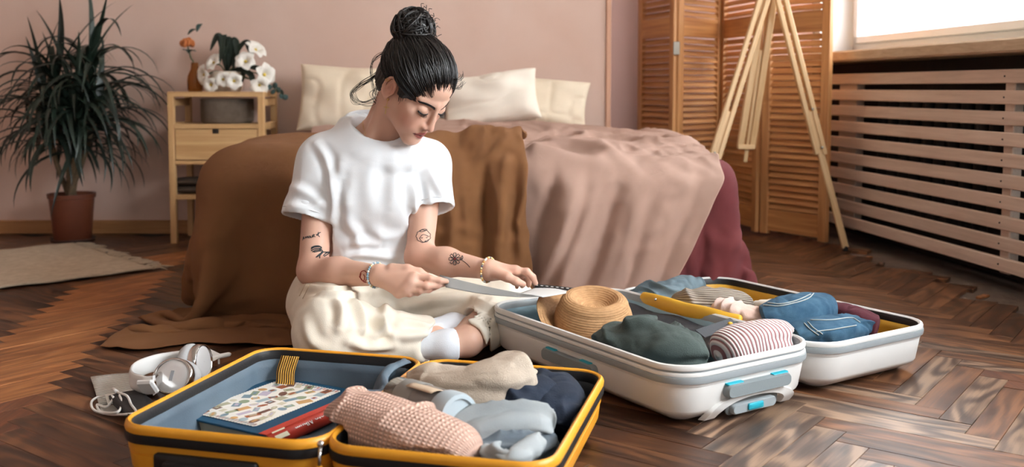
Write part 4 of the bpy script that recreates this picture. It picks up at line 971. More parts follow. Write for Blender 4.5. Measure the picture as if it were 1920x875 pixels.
# skin tint per vertex
Lh = hloc(V)
def gz(c_, s_): return np.exp(-(((Lh-np.array(c_))/np.array(s_))**2).sum(1))
red = np.zeros(len(V)); dark = np.zeros(len(V))
red += .45*(gz((.07, -.035, .042), (.03, .022, .03))+gz((.07, -.035, -.042), (.03, .022, .03)))+.35*gz((.11, -.03, 0), (.016, .014, .018))+.5*gz((0, 0, .08), (.02, .03, .02))
lipm = ((np.abs((Lh[:, 1]+.0628)) < .0105*np.clip(1-(np.abs(Lh[:, 2])/.0255)**2, 0, 1)) & (Lh[:, 0] > .075))
lipd = ((np.abs((Lh[:, 1]+.0630)) < .0017) & (np.abs(Lh[:, 2]) < .0235) & (Lh[:, 0] > .075))
dark += .22*(gz((.088, .004, .032), (.014, .007, .020))+gz((.088, .004, -.032), (.014, .007, .020)))+.4*gz((.1, -.0405, .006), (.006, .004, .005))
for ch_, r_ in rf+lf:
    for q in ch_[1:]: red += .35*np.exp(-((V-q)**2).sum(1)/.008**2)
for q in list(rm)+list(lm)+rt[1:]+lt[1:]: red += .3*np.exp(-((V-q)**2).sum(1)/.010**2)
for q in (ER, EL): red += .35*np.exp(-((V-q)**2).sum(1)/.04**2)
base = np.array(lin((214, 170, 148))[:3]); rc_ = np.array(lin((196, 122, 104))[:3]); lc_ = np.array(lin((172, 96, 88))[:3]); dc_ = np.array(lin((96, 56, 46))[:3])
red = np.clip(red, 0, .8)[:, None]; dark = np.clip(dark, 0, .8)[:, None]
Cc = base*(1-red)+rc_*red; Cc = Cc*(1-dark)+dc_*dark; Cc[lipm] = lc_; Cc[lipd] = np.array(lin((92, 44, 42))[:3])
m_skin = M('skin', (214, 170, 148), .48, bump=.03, bs=500, spec=.4, sss=.06)
ND_, LK = m_skin.node_tree.nodes, m_skin.node_tree.links; an = ND_.new('ShaderNodeAttribute'); an.attribute_name = 'tint'; LK.new(an.outputs['Color'], ND_['Principled BSDF'].inputs['Base Color'])
body = fastmesh('body', V, Fq, m_skin, person)
ca_ = body.data.color_attributes.new('tint', 'FLOAT_COLOR', 'POINT'); ca_.data.foreach_set('color', np.hstack([Cc, np.ones((len(V), 1))]).astype(np.float32).ravel())
from mathutils.bvhtree import BVHTree
BV = BVHTree.FromPolygons([tuple(v) for v in V], [tuple(int(i) for i in f) for f in Fq])
def onbody(px, py, off=.0004):
    h = BV.ray_cast(Vector((0, 0, CAMH)), Vector(ray(px, py)).normalized())
    return None if h[0] is None else np.array(h[0])+np.array(h[1])*off
print('body', len(V), _t.time()-_t0)

# ------------------------------------------------------------------ brows, lashes
m_hair = M('hair_black', (22, 18, 17), .38, (34, 28, 25), .5, 60, spec=.5)
mb = MB(); random.seed(4)
for s_ in (1, -1):
    for k in range(46):
        t = k/45; r_ = (.011+.040*t)*s_; u = .0265+.0075*math.sin(t*2.4)-.004*t; wd = .0045*(1-.65*t)+.001
        p0 = HP(.115, u-wd, r_); p1 = HP(.115, u+wd*.6, r_+.006*s_); out = []
        for q in (p0, p0*.5+p1*.5, p1):
            h = BV.ray_cast(Vector(q), Vector(-HR[0])); out.append(np.array(h[0])+HR[0]*.0012 if h[0] is not None else q)
        mb.tube(out, [.0011, .0011, .0004], 4)
mb.build('eyebrows', m_hair, person, True)
mb = MB()
for s_ in (1, -1):
    L1 = []
    for k in range(14):
        t = k/13; r_ = (.019+.029*t)*s_; u = .0035-.0035*math.sin(math.pi*t)+.002*t; h = BV.ray_cast(Vector(HP(.12, u, r_)), Vector(-HR[0])); L1.append(np.array(h[0])+HR[0]*.0006)
    mb.tube(L1, np.linspace(.0016, .0028, 14), 5)
    for k in range(2, 14): mb.tube([L1[k], L1[k]+HS*((HR[0]*.006)-HR[1]*.003+HR[2]*.002*s_), L1[k]+HS*((HR[0]*.0095)-HR[1]*.0032+HR[2]*.004*s_)], [.0007, .0005, .0002], 4)
mb.build('eyelashes', m_hair, person, True)

# ------------------------------------------------------------------ hair
def pxy(p):
    p = np.asarray(p)-[0, 0, CAMH]; zf = p[1]*CT-p[2]*ST; return np.array([PPX+FPX*p[0]/zf, PPY+FPX*(-p[1]*ST-p[2]*CT)/zf])
best = None
for f in np.linspace(-.12, .06, 46):
    for u in np.linspace(.10, .22, 31):
        e = np.hypot(*(pxy(HP(f, u, 0))-[776, 52]))
        if best is None or e < best[0]: best = (e, f, u)
BF, BU = best[1], best[2]; print('bun at', best)
HC = np.array([-.016, .048, 0]); HRAD = np.array([.104, .089, .084])
Hf = Field(HP(0, 0, 0)-.24, HP(0, 0, 0)+.24, .0035)
Hf.ell(HP(*HC), HRAD*HS, HR, .02); Hf.ell(HP(-.062, -.012, 0), np.array([.045, .06, .062])*HS, HR, .03)
Hf.ell(HP(.112, -.012, 0), np.array([.062, .093, .090])*HS, HR, .008, 's')
for s_ in (1, -1):
    Hf.ell(HP(.034, -.060, .085*s_), np.array([.048, .062, .05])*HS, HR, .008, 's'); Hf.ell(HP(-.006, -.004, .088*s_), np.array([.025, .040, .032])*HS, HR, .006, 's')
Hf.ell(HP(-.02, -.095, 0), np.array([.06, .045, .09])*HS, HR, .01, 's')
Hf.ell(HP(BF, BU, 0), np.array([.045, .044, .050])*HS, HR, .012); Hf.cone(HP(BF, BU, 0), HP(BF+.02, BU-.045, 0), .03, .04, .02)
Vh, Fh = Hf.mesh(); Lq = hloc(Vh); ang = np.arctan2(Lq[:, 2], Lq[:, 0]-BF); Nh = vnormals(Vh, Fh)
Vh = smoothV(Vh, Fh, 2, .5)+Nh*(.0010*np.sin(ang*60+3*vnoise(Lq, 40., 2))+.0010*vnoise(Lq*[1, .5, 1], 60., 3))[:, None]
hair = fastmesh('hair', Vh, Fh, m_hair, person)
mb = MB(); rg_ = np.random.default_rng(5); bb = np.array([BF+.012, BU-.040, 0])
def onell(d, lift=1.0): d = np.asarray(d); return HC+d/np.linalg.norm(d/HRAD)*lift
def incut(q):
    def e(c_, r_): return (((q-np.array(c_))/np.array(r_))**2).sum() < 1
    s_ = 1 if q[2] > 0 else -1
    return e((.112, -.012, 0), (.060, .091, .090)) or e((.034, -.060, .085*s_), (.046, .060, .05)) or e((-.02, -.095, 0), (.06, .045, .09)) or q[1] < -.062 or (abs(q[2]) > .045 and ((q[0]+.006)/.025)**2+((q[1]+.002)/.038)**2 < 1)
for k in range(900):
    th = rg_.uniform(-math.pi, math.pi); b = unit(bb-HC); t1 = unit(np.cross(b, (0, 0, 1))); t2 = np.cross(b, t1); dv = t1*math.cos(th)+t2*math.sin(th)
    am = .25
    while am < 2.6 and not incut(onell(b*math.cos(am)+dv*math.sin(am), 1.0)): am += .03
    a0 = am*(1. if rg_.random() < .55 else rg_.uniform(.35, 1.))+.02; wv = rg_.uniform(-1, 1); ph_ = rg_.uniform(0, 6); lf_ = rg_.uniform(1.0, 1.055); P = []; sd_ = np.cross(b, dv)
    for t in np.linspace(0, 1, 13):
        a_ = a0*(1-t)+.12*t; d = b*math.cos(a_)+dv*math.sin(a_)+sd_*.085*math.sin(t*7+ph_)*wv*min(1, t*4); P.append(HP(*onell(d, (lf_-.02*max(0, 1-t*6))+.026*math.sin(t*9+ph_)*min(1, t*3))))
    r_ = rg_.uniform(.0007, .0022); mb.tube(P, r_*np.clip(np.minimum(np.linspace(.25, 3.2, 13), 1), 0, 1), 5)
bc_ = np.array([BF, BU, 0]); brr = np.array([.050, .047, .056])
for k in range(150):
    a1 = unit(rg_.normal(size=3)); a2 = unit(np.cross(a1, rg_.normal(size=3))); L_ = rg_.uniform(1.0, 2.6); lf_ = rg_.uniform(.96, 1.08); P = []
    for t in np.linspace(0, L_, 14): P.append(HP(*(bc_+brr*(a1*math.cos(t)+a2*math.sin(t))*(lf_+.03*math.sin(6*t+k)))))
    mb.tube(P, rg_.uniform(.0014, .0036)*np.clip(np.minimum(np.linspace(.3, 3, 14), np.linspace(3, .3, 14)), 0, 1), 5)
tag(mb.build('hair_locks', m_hair, hair, True), kind='stuff')
mb = MB()
# loose curls: ends springing from the bun and the nape
for k in range(34):
    d = unit(rg_.normal(size=3)+np.array([.6, .1, -.2])); p = bc_+brr*d; ax = unit(np.cross(d, rg_.normal(size=3))); bx_ = np.cross(d, ax); R0 = rg_.uniform(.005, .010); P = []
    for t in np.linspace(0, 1, 18): P.append(HP(*(p+d*t*rg_.uniform(.014, .026)*1.0+R0*(ax*math.cos(9*t)+bx_*math.sin(9*t))*t)))
    mb.tube(spline(P[::3], 18), .0008, 4)
dn = HP(-.07, -.02, .03)[1]
for path in ([(726, 96), (704, 108), (694, 130), (702, 170), (716, 178)], [(728, 112), (704, 140), (676, 158), (659, 176), (664, 192), (690, 196), (712, 190)], [(728, 122), (696, 148), (670, 164), (662, 178), (680, 190), (706, 182)], [(712, 175), (716, 195), (714, 212), (704, 218)], [(722, 180), (720, 200), (715, 216)], [(708, 160), (700, 176), (704, 190), (716, 196)], [(750, 172), (752, 182), (749, 192)], [(754, 172), (757, 182), (755, 190)], [(846, 150), (862, 146), (866, 136)], [(846, 164), (862, 164), (868, 154)]):
    Y0 = dn if path[0][0] < 740 else HP(.05, .02, .03)[1]
    if path[0][0] in (750, 754): P = [onbody(x, y, .002) for x, y in path]
    else: P = [at(x, y, Y0) for x, y in path]
    if any(p is None for p in P): continue
    for q in range(6): mb.tube(spline(np.array(P)+rg_.normal(size=(len(P), 3))*.0032, 22), np.linspace(.0007, .0003, 22), 4)
tag(mb.build('loose_curls', m_hair, hair, True), kind='stuff')

# ------------------------------------------------------------------ t-shirt
T_ = Field((-.66, 2.40, .20), (-.08, 2.82, .70), .0033)
c0 = at(702, 288, 2.592); c1 = at(697, 345, 2.60); c2 = at(694, 420, 2.60); c3 = at(690, 500, 2.60)
T_.cone(c0, c1, .112, .138, .03, flat=fd, fs=.72); T_.cone(c1, c2, .138, .130, .05, flat=fd, fs=.74); T_.cone(c2, c3, .128, .122, .05, flat=fd, fs=.80)
T_.cone(NB+[0, .02, -.035], SR+[0, 0, -.004], .056, .060, .04); T_.cone(NB+[0, .02, -.035], SL+[0, 0, -.004], .056, .056, .04)
# bust, soft
T_.ell(at(665, 375, 2.535), (.062, .045, .062), None, .06); T_.ell(at(745, 378, 2.535), (.055, .045, .060), None, .06)
hR0, hR1 = SR, at(575, 411, 2.535); hL0, hL1 = SL, at(815, 393, 2.545)
def sleeve(a, b, r0, r1, ra):
    d = unit(b-a); T_.cone(a, b+d*.02, r0, r1, .03)
    T_.cone(b-d*.02, b+d*.10, r1-.008, r1+.004, .002, 's')
    # flat hem
    def pl(P): return -(((P-b)@d))
    lo = b-.10; hi = b+.10
    T_.op(lambda P: np.maximum(-((P-b)@d), np.sqrt(((P-b-((P-b)@d)[..., None]*d)**2).sum(-1))-(r1+.02)), lo, hi, .003, 's')
sleeve(hR0, hR1, .058, .066, .04); sleeve(hL0, hL1, .054, .052, .04)
# folds
def folds(Fd, lst, k=.014):
    for (pts_, r_, md) in lst: Fd.chain([at(*p) for p in pts_], [r_*.5]+[r_]*(len(pts_)-2)+[r_*.4], k, md)
# shoulders up to the collar, then the neck opening inside it
cp = [(650, 224, 2.60), (663, 241, 2.553), (690, 263, 2.535), (722, 276, 2.522), (750, 274, 2.525), (769, 263, 2.542), (770, 246, 2.58), (744, 226, 2.64), (702, 212, 2.668), (666, 213, 2.645)]
cpp = np.array([at(*p) for p in cp]); cpp = spline(np.vstack([cpp, cpp[:2]]), 67)[:-6]; cc_ = cpp.mean(0)
for q in cpp[::3]:
    o_ = unit((q-cc_)*[1, 1, 0]); T_.cone(q+o_*.003-[0, 0, .010], q+o_*.012-[0, 0, .045], .007, .012, .025)
nrm = unit(np.cross(cpp[15]-cc_, cpp[35]-cc_)); nrm = nrm if nrm[2] > 0 else -nrm
T_.cone(cc_+nrm*.004, cc_+nrm*.08, .066, .075, .006, 's'); T_.cone(cc_-nrm*.004, cc_+nrm*.004, .054, .066, .006, 's')
Vt, Ft = T_.mesh(); Vt = smoothV(Vt, Ft, 3, .5); Nt = vnormals(Vt, Ft)
X_ = Vt*[1, 1, .55]; Vt = Vt+Nt*(.0035*(1-2*np.abs(vnoise(X_+.03*np.stack([vnoise(X_, 9., 5)]*3, -1), 11., 3)))*.6+.0022*vnoise(Vt, 22., 8))[:, None]
m_tee = M('tshirt_white', (236, 238, 240), .85, bump=.06, bs=500)
def foldpress(V, F, N, paths, w=.010):
    bv = BVHTree.FromPolygons([tuple(v) for v in V], [tuple(int(i) for i in f) for f in F]); D = np.zeros(len(V))
    for path, amp, wd in paths:
        P = []
        for x, y, _ in spline([(a, b, 0) for a, b in path], 14):
            h = bv.ray_cast(Vector((0, 0, CAMH)), Vector(ray(x, y)).normalized())
            if h[0] is not None: P.append(np.array(h[0]))
        if len(P) < 3: continue
        P = np.array(P); lo = P.min(0)-wd*4; hi = P.max(0)+wd*4; m_ = np.where(((V > lo) & (V < hi)).all(1))[0]; Q = V[m_]
        best = np.full(len(m_), 9.); tt = np.zeros(len(m_))
        for i in range(len(P)-1):
            ba = P[i+1]-P[i]; t = np.clip((Q-P[i])@ba/max(ba@ba, 1e-9), 0, 1); d = np.linalg.norm(Q-P[i]-t[:, None]*ba, axis=1); u = d < best; best[u] = d[u]; tt[u] = (i+t[u])/(len(P)-1)
        env = np.sin(np.pi*np.clip(tt, .04, .96))**.5
        D[m_] += 1.45*amp*env*(np.exp(-(best/wd)**2)-.45*np.exp(-((best-1.9*wd)/wd)**2))
    return V+N*D[:, None]
Vt = foldpress(Vt, Ft, Nt, [([(640, 470), (672, 456), (720, 462)], .006, .011), ([(632, 484), (680, 476), (748, 484)], .007, .010), ([(652, 415), (668, 440), (676, 470)], .005, .012), ([(770, 340), (778, 380), (768, 440)], .006, .012), ([(700, 300), (690, 345), (700, 410)], .003, .018),
    ([(735, 300), (740, 350), (730, 400)], .003, .016), ([(545, 350), (575, 362), (606, 385)], .005, .011), ([(540, 385), (575, 390), (606, 378)], .004, .009), ([(592, 268), (614, 305), (625, 370), (624, 415)], .006, .010), ([(640, 330), (634, 380), (636, 430)], -.005, .014), ([(806, 320), (820, 350), (836, 372)], .005, .010), ([(784, 330), (792, 365), (788, 400)], -.005, .010), ([(640, 300), (632, 340), (640, 380)], .004, .013), ([(700, 430), (720, 445), (752, 440)], .004, .012)])
tee = fastmesh('t_shirt', Vt, Ft, m_tee, person)
cpp = cpp+np.array([unit((q-cc_)*[1, 1, .3]) for q in cpp])*.004; V, F = tube(cpp, .0095, 8, False, True, .5); mk('collar', V, F, m_tee, tee)
for (b_, d_, r_) in ((hR1, unit(hR1-hR0), .0655), (hL1, unit(hL1-hL0), .0515)):
    x_ = unit(np.cross(d_, (0, 1, 0))); y_ = np.cross(d_, x_); P = [b_-d_*.016+(x_*math.cos(t)+y_*math.sin(t))*(r_+.0012) for t in np.linspace(0, 2*math.pi, 40, endpoint=False)]
    V, F = tube(P, .0012, 5, False, True); mk('hem_stitch', V, F, m_tee, tee)

# ------------------------------------------------------------------ trousers
Pn = Field((-.66, 2.10, 0), (.16, 2.84, .33), .004)
Pn.ell(PEL+[0, 0, .0], (.165, .125, .115), None, .04); Pn.cone(WST+[0, 0, -.012], PEL, .118, .14, .03, flat=fd, fs=.82)
Pn.cone(HIR, KR, .098, .084, .05); Pn.cone(KR, KR*.45+CR*.55, .083, .062, .03); Pn.cone(KR*.45+CR*.55, CR, .064, .056, .02)
Pn.cone(HIL, KL, .098, .082, .05); Pn.cone(KL, KL*.4+CL*.6, .076, .058, .03); Pn.cone(KL*.4+CL*.6, CL, .058, .052, .02)
for (k_, c_, r_) in ((KR, CR, .056), (KL, CL, .052)):
    d = unit(c_-k_); Pn.op(lambda P, c_=c_, d=d, r_=r_: np.maximum(-((P-c_)@d), np.sqrt(((P-c_-((P-c_)@d)[..., None]*d)**2).sum(-1))-(r_+.03)), c_-.12, c_+.12, .003, 's')
    Pn.cone(c_-d*.03, c_+d*.06, r_-.011, r_-.006, .002, 's')
fl_ = Pn.block(np.array([-.66, 2.1, 0]), np.array([.16, 2.84, .33]))[1]
Pn.d = np.maximum(Pn.d, -(fl_[..., 2]-.006).astype(np.float32)); del fl_
Vp, Fp = Pn.mesh(); Vp = smoothV(Vp, Fp, 3, .5); Np_ = vnormals(Vp, Fp)
X_ = Vp; Vp = Vp+Np_*(.0045*(1-2*np.abs(vnoise(X_+.04*np.stack([vnoise(X_, 8., 5)]*3, -1), 10., 13)))*.6+.0025*vnoise(Vp, 24., 18))[:, None]; Vp[:, 2] = np.maximum(Vp[:, 2], .004)
m_trs = M('trousers_cream', (236, 227, 211), .85, (228, 216, 197), .5, 6, bump=.1, bs=420)
Vp = foldpress(Vp, Fp, vnormals(Vp, Fp), [([(632, 562), (640, 585), (636, 615)], .010, .010), ([(664, 560), (676, 585), (682, 615)], .010, .010), ([(725, 572), (718, 600), (700, 640)], .012, .012), ([(700, 580), (712, 606), (735, 626)], .008, .011), ([(600, 548), (650, 552), (700, 545)], .007, .010), ([(565, 535), (620, 542), (690, 534)], .006, .010), ([(730, 548), (820, 532), (900, 530)], .006, .010), ([(760, 575), (830, 560), (900, 556)], .007, .012), ([(655, 640), (690, 652), (740, 648)], .008, .010), ([(740, 632), (780, 628), (812, 622)], .006, .010), ([(570, 600), (585, 640), (620, 660)], .006, .012), ([(905, 590), (925, 602), (944, 590)], .006, .010), ([(890, 560), (915, 572), (945, 575)], .006, .010), ([(760, 600), (790, 606), (812, 612)], .005, .008)])
Vp[:, 2] = np.maximum(Vp[:, 2], .004)
trs = fastmesh('trousers', Vp, Fp, m_trs, person)
BVt = BVHTree.FromPolygons([tuple(v) for v in Vp], [tuple(int(i) for i in f) for f in Fp])
def ontr(px, py, off=.0012):
    h = BVt.ray_cast(Vector((0, 0, CAMH)), Vector(ray(px, py)).normalized()); return None if h[0] is None else np.array(h[0])+np.array(h[1])*off
mb = MB()
for path in ([(590, 505), (575, 530), (562, 555)], [(596, 508), (582, 533), (568, 560)], [(820, 598), (812, 625), (820, 655)]):
    P = [ontr(*p) for p in np.array(spline([(a, b, 0) for a, b in path], 16))[:, :2]]; P = [p for p in P if p is not None]
    if len(P) > 4: mb.tube(P, .0008, 4)
if mb.V: mb.build('seam_stitching', M('stitch_tan', (186, 164, 134), .9), trs, True)
# socks
m_sock = M('sock_white', (232, 236, 242), .9, bump=.1, bs=400)
for pts_, rr in (([CR-unit(CR-KR)*.02, AR, TR], (.042, .036, .029)), ([at(856, 645, 2.352), AL, TLf], (.0375, .0375, .030))):
    Sk = Field(np.min(pts_, 0)-.07, np.max(pts_, 0)+.07, .0035); Sk.chain(pts_, rr, .012)
    if rr[0] == .0375:
        d = unit(np.array(pts_[0])-pts_[1]); c_ = pts_[0]; Sk.op(lambda P: np.maximum(-((P-c_)@d), np.sqrt(((P-c_)**2).sum(-1))-.07), c_-.08, c_+.08, .002, 's')
    Vs, Fs = Sk.mesh(); Vs = smoothV(Vs, Fs, 2, .5); Vs[:, 2] = np.maximum(Vs[:, 2], .003); fastmesh('sock', Vs, Fs, m_sock, person)

# ------------------------------------------------------------------ tattoos, jewellery
m_ink = M('tattoo_ink', (44, 52, 56), .6); m_inkr = M('tattoo_red', (150, 44, 36), .6); m_gold = M('gold', (214, 172, 116), .28, metal=1.)
def strokes(name, paths, mat, r=.0008, n=14, parent=body, filled=False):
    mb = MB()
    for path in paths:
        P2 = spline([(a, b, 0) for a, b in path], max(n, len(path)*3))[:, :2]; P = [onbody(*p) for p in P2]; P = [p for p in P if p is not None]
        if len(P) > 2: mb.tube(P, r, 5)
    if mb.V: mb.build(name, mat, parent, True)
def cv(o, s, pts): return [(o[0]+s*a/5.47, o[1]+s*b/5.47) for a, b in pts]
k_ = 1/4.8625
def c1_(pts): return [(540+a*k_, 400+b*k_) for a, b in pts]        # strokes traced in a 4.86x enlargement
def c2_(pts): return [(740+a/4.605, 400+b/4.605) for a, b in pts]
strokes('lettering_tattoo', [c1_(p) for p in ([(135, 245), (143, 212), (150, 235)], [(138, 232), (150, 225)], [(158, 228), (162, 210), (170, 222), (178, 205), (184, 224)], [(192, 205), (186, 216), (196, 222), (202, 208), (192, 205)], [(206, 204), (208, 220), (220, 214), (222, 198)], [(228, 218), (229, 192), (243, 194), (234, 205), (250, 213)], [(258, 188), (266, 200), (278, 168)], [(266, 200), (280, 180), (298, 172)], [(280, 180), (276, 196), (288, 214)])], m_ink, .0009)
strokes('rose_tattoo', [c1_(p) for p in ([(212, 312), (240, 298), (280, 296), (305, 308)], [(210, 325), (240, 308), (290, 304), (308, 318)], [(212, 340), (245, 322), (300, 318)], [(222, 350), (255, 335), (305, 330)], [(235, 352), (270, 345), (300, 340)], [(255, 400), (285, 372), (318, 350)], [(290, 408), (292, 385), (318, 352)], [(300, 350), (340, 352), (378, 352)], [(322, 385), (345, 362), (375, 355)], [(330, 392), (355, 375), (376, 358)], [(318, 350), (305, 330), (285, 325)], [(260, 398), (290, 378), (316, 356)])], m_ink, .0014)
strokes('heart_tattoo', [c1_(p) for p in ([(655, 570), (665, 535), (690, 522), (715, 535), (722, 570), (712, 605), (695, 625)], [(650, 575), (665, 590), (690, 620), (715, 628)], [(668, 545), (660, 580), (672, 605), (690, 612), (700, 580), (690, 555)])], m_inkr, .0011)
t_ = np.linspace(0, 2*math.pi, 41)
cloud = [(248+(56+7*abs(math.sin(4.5*a)))*math.cos(a), 196+(50+6*abs(math.sin(4.5*a)))*math.sin(a)) for a in t_]
strokes('cloud_tattoo', [c2_(p) for p in (cloud, [(215+0, 150), (245, 136), (280, 138), (262, 150), (228, 158), (215, 150)], [(215, 215), (232, 190), (250, 182), (272, 188), (296, 200)], [(228, 208), (236, 212), (242, 206)], [(270, 205), (276, 210), (284, 204)], [(258, 236), (264, 240), (270, 234)], [(215, 215), (235, 240), (260, 248), (290, 225)])], m_ink, .0008)
fl2 = [[(520, 392), (520+46*math.cos(a-.25), 392+46*math.sin(a-.25)), (520+50*math.cos(a), 392+50*math.sin(a)), (520+46*math.cos(a+.25), 392+46*math.sin(a+.25)), (520, 392)] for a in np.arange(8)*math.pi/4]
strokes('flower_tattoo', [c2_(p) for p in fl2]+[c2_([(560, 392), (600, 415), (630, 440), (650, 465)]), c2_([(580, 398), (578, 380), (584, 364), (590, 380), (584, 398)])], m_ink, .0008)
strokes('flower_tattoo_centre', [c2_([(512, 392), (520, 384), (528, 392), (520, 400), (512, 392)])], m_inkr, .0012)
def bracelet(name, c_, axis, r_, cols, n=30, br=.0034, fl_=1.):
    d = unit(axis); x_ = unit(np.cross(d, (0, 0, 1))); y_ = np.cross(d, x_); root = None; mbs = {}
    for i in range(n):
        t = 2*math.pi*i/n; p = c_+(x_*math.cos(t)+y_*math.sin(t)*fl_)*r_; h = BV.find_nearest(Vector(p)); p = np.array(h[0])+np.array(h[1])*br*.9
        mbs.setdefault(cols[i % len(cols)], MB()).sphere(p, br, 8, 6)
    first = None
    for m_, mb in mbs.items():
        if first is None: first = mb.build(name, m_, person, True)
        else: mb.build('bead_accent', m_, first, True)
b_w = M('bead_white', (236, 232, 222), .3); b_b = M('bead_blue', (140, 170, 186), .3); b_o = M('bead_orange', (216, 160, 90), .35); b_g = M('bead_grey', (120, 118, 126), .35); b_y = M('bead_sand', (220, 200, 150), .35)
dR = unit(WRr-ER); bracelet('bead_bracelet', at(706, 514, 2.363), dR, .028, [b_b, b_b, b_w, b_b, b_w, b_y], 34, .0030)
dL = unit(WL-EL); bracelet('bead_bracelet', at(917, 505, 2.387)-dL*.002, dL, .026, [b_o, b_y, b_g, b_y, b_o, b_w, b_w], 32, .0030)
# cross earring, helix ring, chain
lob = onbody(727, 184, .003)
if lob is not None:
    mb = MB(); mb.sphere(lob, .0034, 10, 8); mb.build('ear_stud', m_gold, person, True)
    c0_ = lob+np.array([0, -.003, 0]); a_ = c0_+np.array([-.003, 0, -.012]); mb = MB(); mb.tube([c0_, a_], .0008, 5); mb.bar(a_, a_+[-.004, 0, -.024], .0026, .0014, (0, 1, 0)); mb.bar(a_+[-.0075, 0, -.0065], a_+[.0055, 0, -.0085], .0026, .0014, (0, 1, 0)); mb.build('cross_earring', m_gold, person)
for (x, y) in ((726, 150), (729, 148)):
    q = onbody(x, y, .001)
    if q is not None: MB().tube([q+HS*.0048*(HR[0]*math.cos(t)+HR[2]*math.sin(t)) for t in np.linspace(0, 6.28, 14, endpoint=False)], .0009, 5, closed=True).build('ear_ring', m_gold, person, True)
ch_ = [onbody(x, y, .0012) for x, y in spline([(684, 206, 0), (681, 222, 0), (682, 238, 0), (686, 252, 0)], 24)[:, :2]]; ch_ = [p for p in ch_ if p is not None]
if len(ch_) > 3: MB().tube(ch_, .0008, 4).build('necklace', m_gold, person, True)
print('person', _t.time()-_t0)
# ================================================================== SUITCASES
_t0 = _t.time()
def rrect(L, W, r, n=7):
    P = []
    for cx, cy, a0 in ((L/2-r, W/2-r, 0), (-L/2+r, W/2-r, 90), (-L/2+r, -W/2+r, 180), (L/2-r, -W/2+r, 270)):
        for k in range(n+1): a = math.radians(a0+90*k/n); P.append((cx+r*math.cos(a), cy+r*math.sin(a)))
    # extra points on the straight sides
    out = []
    for i in range(len(P)):
        a, b = np.array(P[i]), np.array(P[(i+1) % len(P)]); d = np.linalg.norm(b-a); m_ = max(1, int(d/.03))
        for k in range(m_): out.append(a+(b-a)*k/m_)
    return np.array(out)
class Frame:
    def __init__(s, c, u): s.c = np.array([c[0], c[1], 0.]); s.u = unit([u[0], u[1], 0]); s.v = np.array([-s.u[1], s.u[0], 0.]); s.R = np.stack([s.u, s.v, [0, 0, 1]], 1)
    def p(s, a, b, z): return s.c+s.u*a+s.v*b+np.array([0, 0, z])
    def pts(s, Q): Q = np.asarray(Q); return s.c+Q[:, :1]*s.u+Q[:, 1:2]*s.v+np.array([0, 0, 1])*Q[:, 2:]
    def shift(s, b): f = Frame((0, 0), s.u); f.c = s.c+s.v*b; f.v = s.v; return f
def loft(fr, L, W, r, prof, mat, name, parent, closebot=False, bottom_first=True, **kw):
    """prof: (inset, z); same point count per ring"""
    base = rrect(L, W, r); n = len(base); V = []; F = []
    for ins, z in prof:
        s_ = np.sign(base); cx = np.clip(np.abs(base)-np.array([L/2-r, W/2-r]), 0, None); nr = np.linalg.norm(cx, axis=1, keepdims=True)
        nn = np.where(nr > 1e-9, cx/np.maximum(nr, 1e-9)*s_, 0)
        flatm = nr[:, 0] < 1e-9
        q = base-nn*ins
        V += [(a, b, z) for a, b in q]
    for i in range(len(prof)-1):
        for j in range(n): F.append((i*n+j, i*n+(j+1) % n, (i+1)*n+(j+1) % n, (i+1)*n+j))
    if closebot: F.append(tuple(range(n))[::-1])
    o = mk(name, fr.pts(np.array(V)), F, mat, parent, True, **kw); auto_smooth(o, 40); return o
def ringloft(fr, L, W, r, prof, mat, name, parent):
    """closed cross-section swept round the case"""
    return loft(fr, L, W, r, prof+[prof[0]], mat, name, parent)
def onface(fr, side, a, z, out, L, W):
    if side == 'u-': return fr.p(-L/2-out, a, z)
    if side == 'u+': return fr.p(L/2+out, a, z)
    if side == 'v-': return fr.p(a, -W/2-out, z)
    return fr.p(a, W/2+out, z)
def pill(fr, side, a0, a1, z0, z1, out, th, L, W, mat, name, parent, rr=None, slope=0., bow=0.):
    """rounded plate on an upright face of the case"""
    h = (z1-z0)/2; r = min(h, (a1-a0)/2)*(rr or 1.); P = []
    for cx, cz, t0 in ((a1-r, z1-r, 0), (a0+r, z1-r, 90), (a0+r, z0+r, 180), (a1-r, z0+r, 270)):
        for k in range(7): t = math.radians(t0+15*k); P.append((cx+r*math.cos(t), cz+r*math.sin(t)))
    V = []; F = []; n = len(P); am = (a0+a1)/2; zm = (z0+z1)/2
    for (s_, o_) in ((1, out), (1, out+th*.75), (.94, out+th), (0, out+th*1.02)):
        for a, z in P:
            aa = am+(a-am)*(s_ if s_ != .94 else 1-.002/max(a1-am, .004)*1.0); zz = zm+(z-zm)*(s_ if s_ != .94 else 1-.002/h)
            V.append(onface(fr, side, aa, zz, o_+slope*(zz-zm)-bow*((aa-am)/(a1-am))**2, L, W))
    for i in range(3):
        for j in range(n): F.append((i*n+j, i*n+(j+1) % n, (i+1)*n+(j+1) % n, (i+1)*n+j))
    o = mk(name, V, F, mat, parent, True); bm = bmesh.new(); bm.from_mesh(o.data); bmesh.ops.remove_doubles(bm, verts=bm.verts, dist=.00005); bmesh.ops.recalc_face_normals(bm, faces=bm.faces); bm.to_mesh(o.data); bm.free(); auto_smooth(o, 50); return o
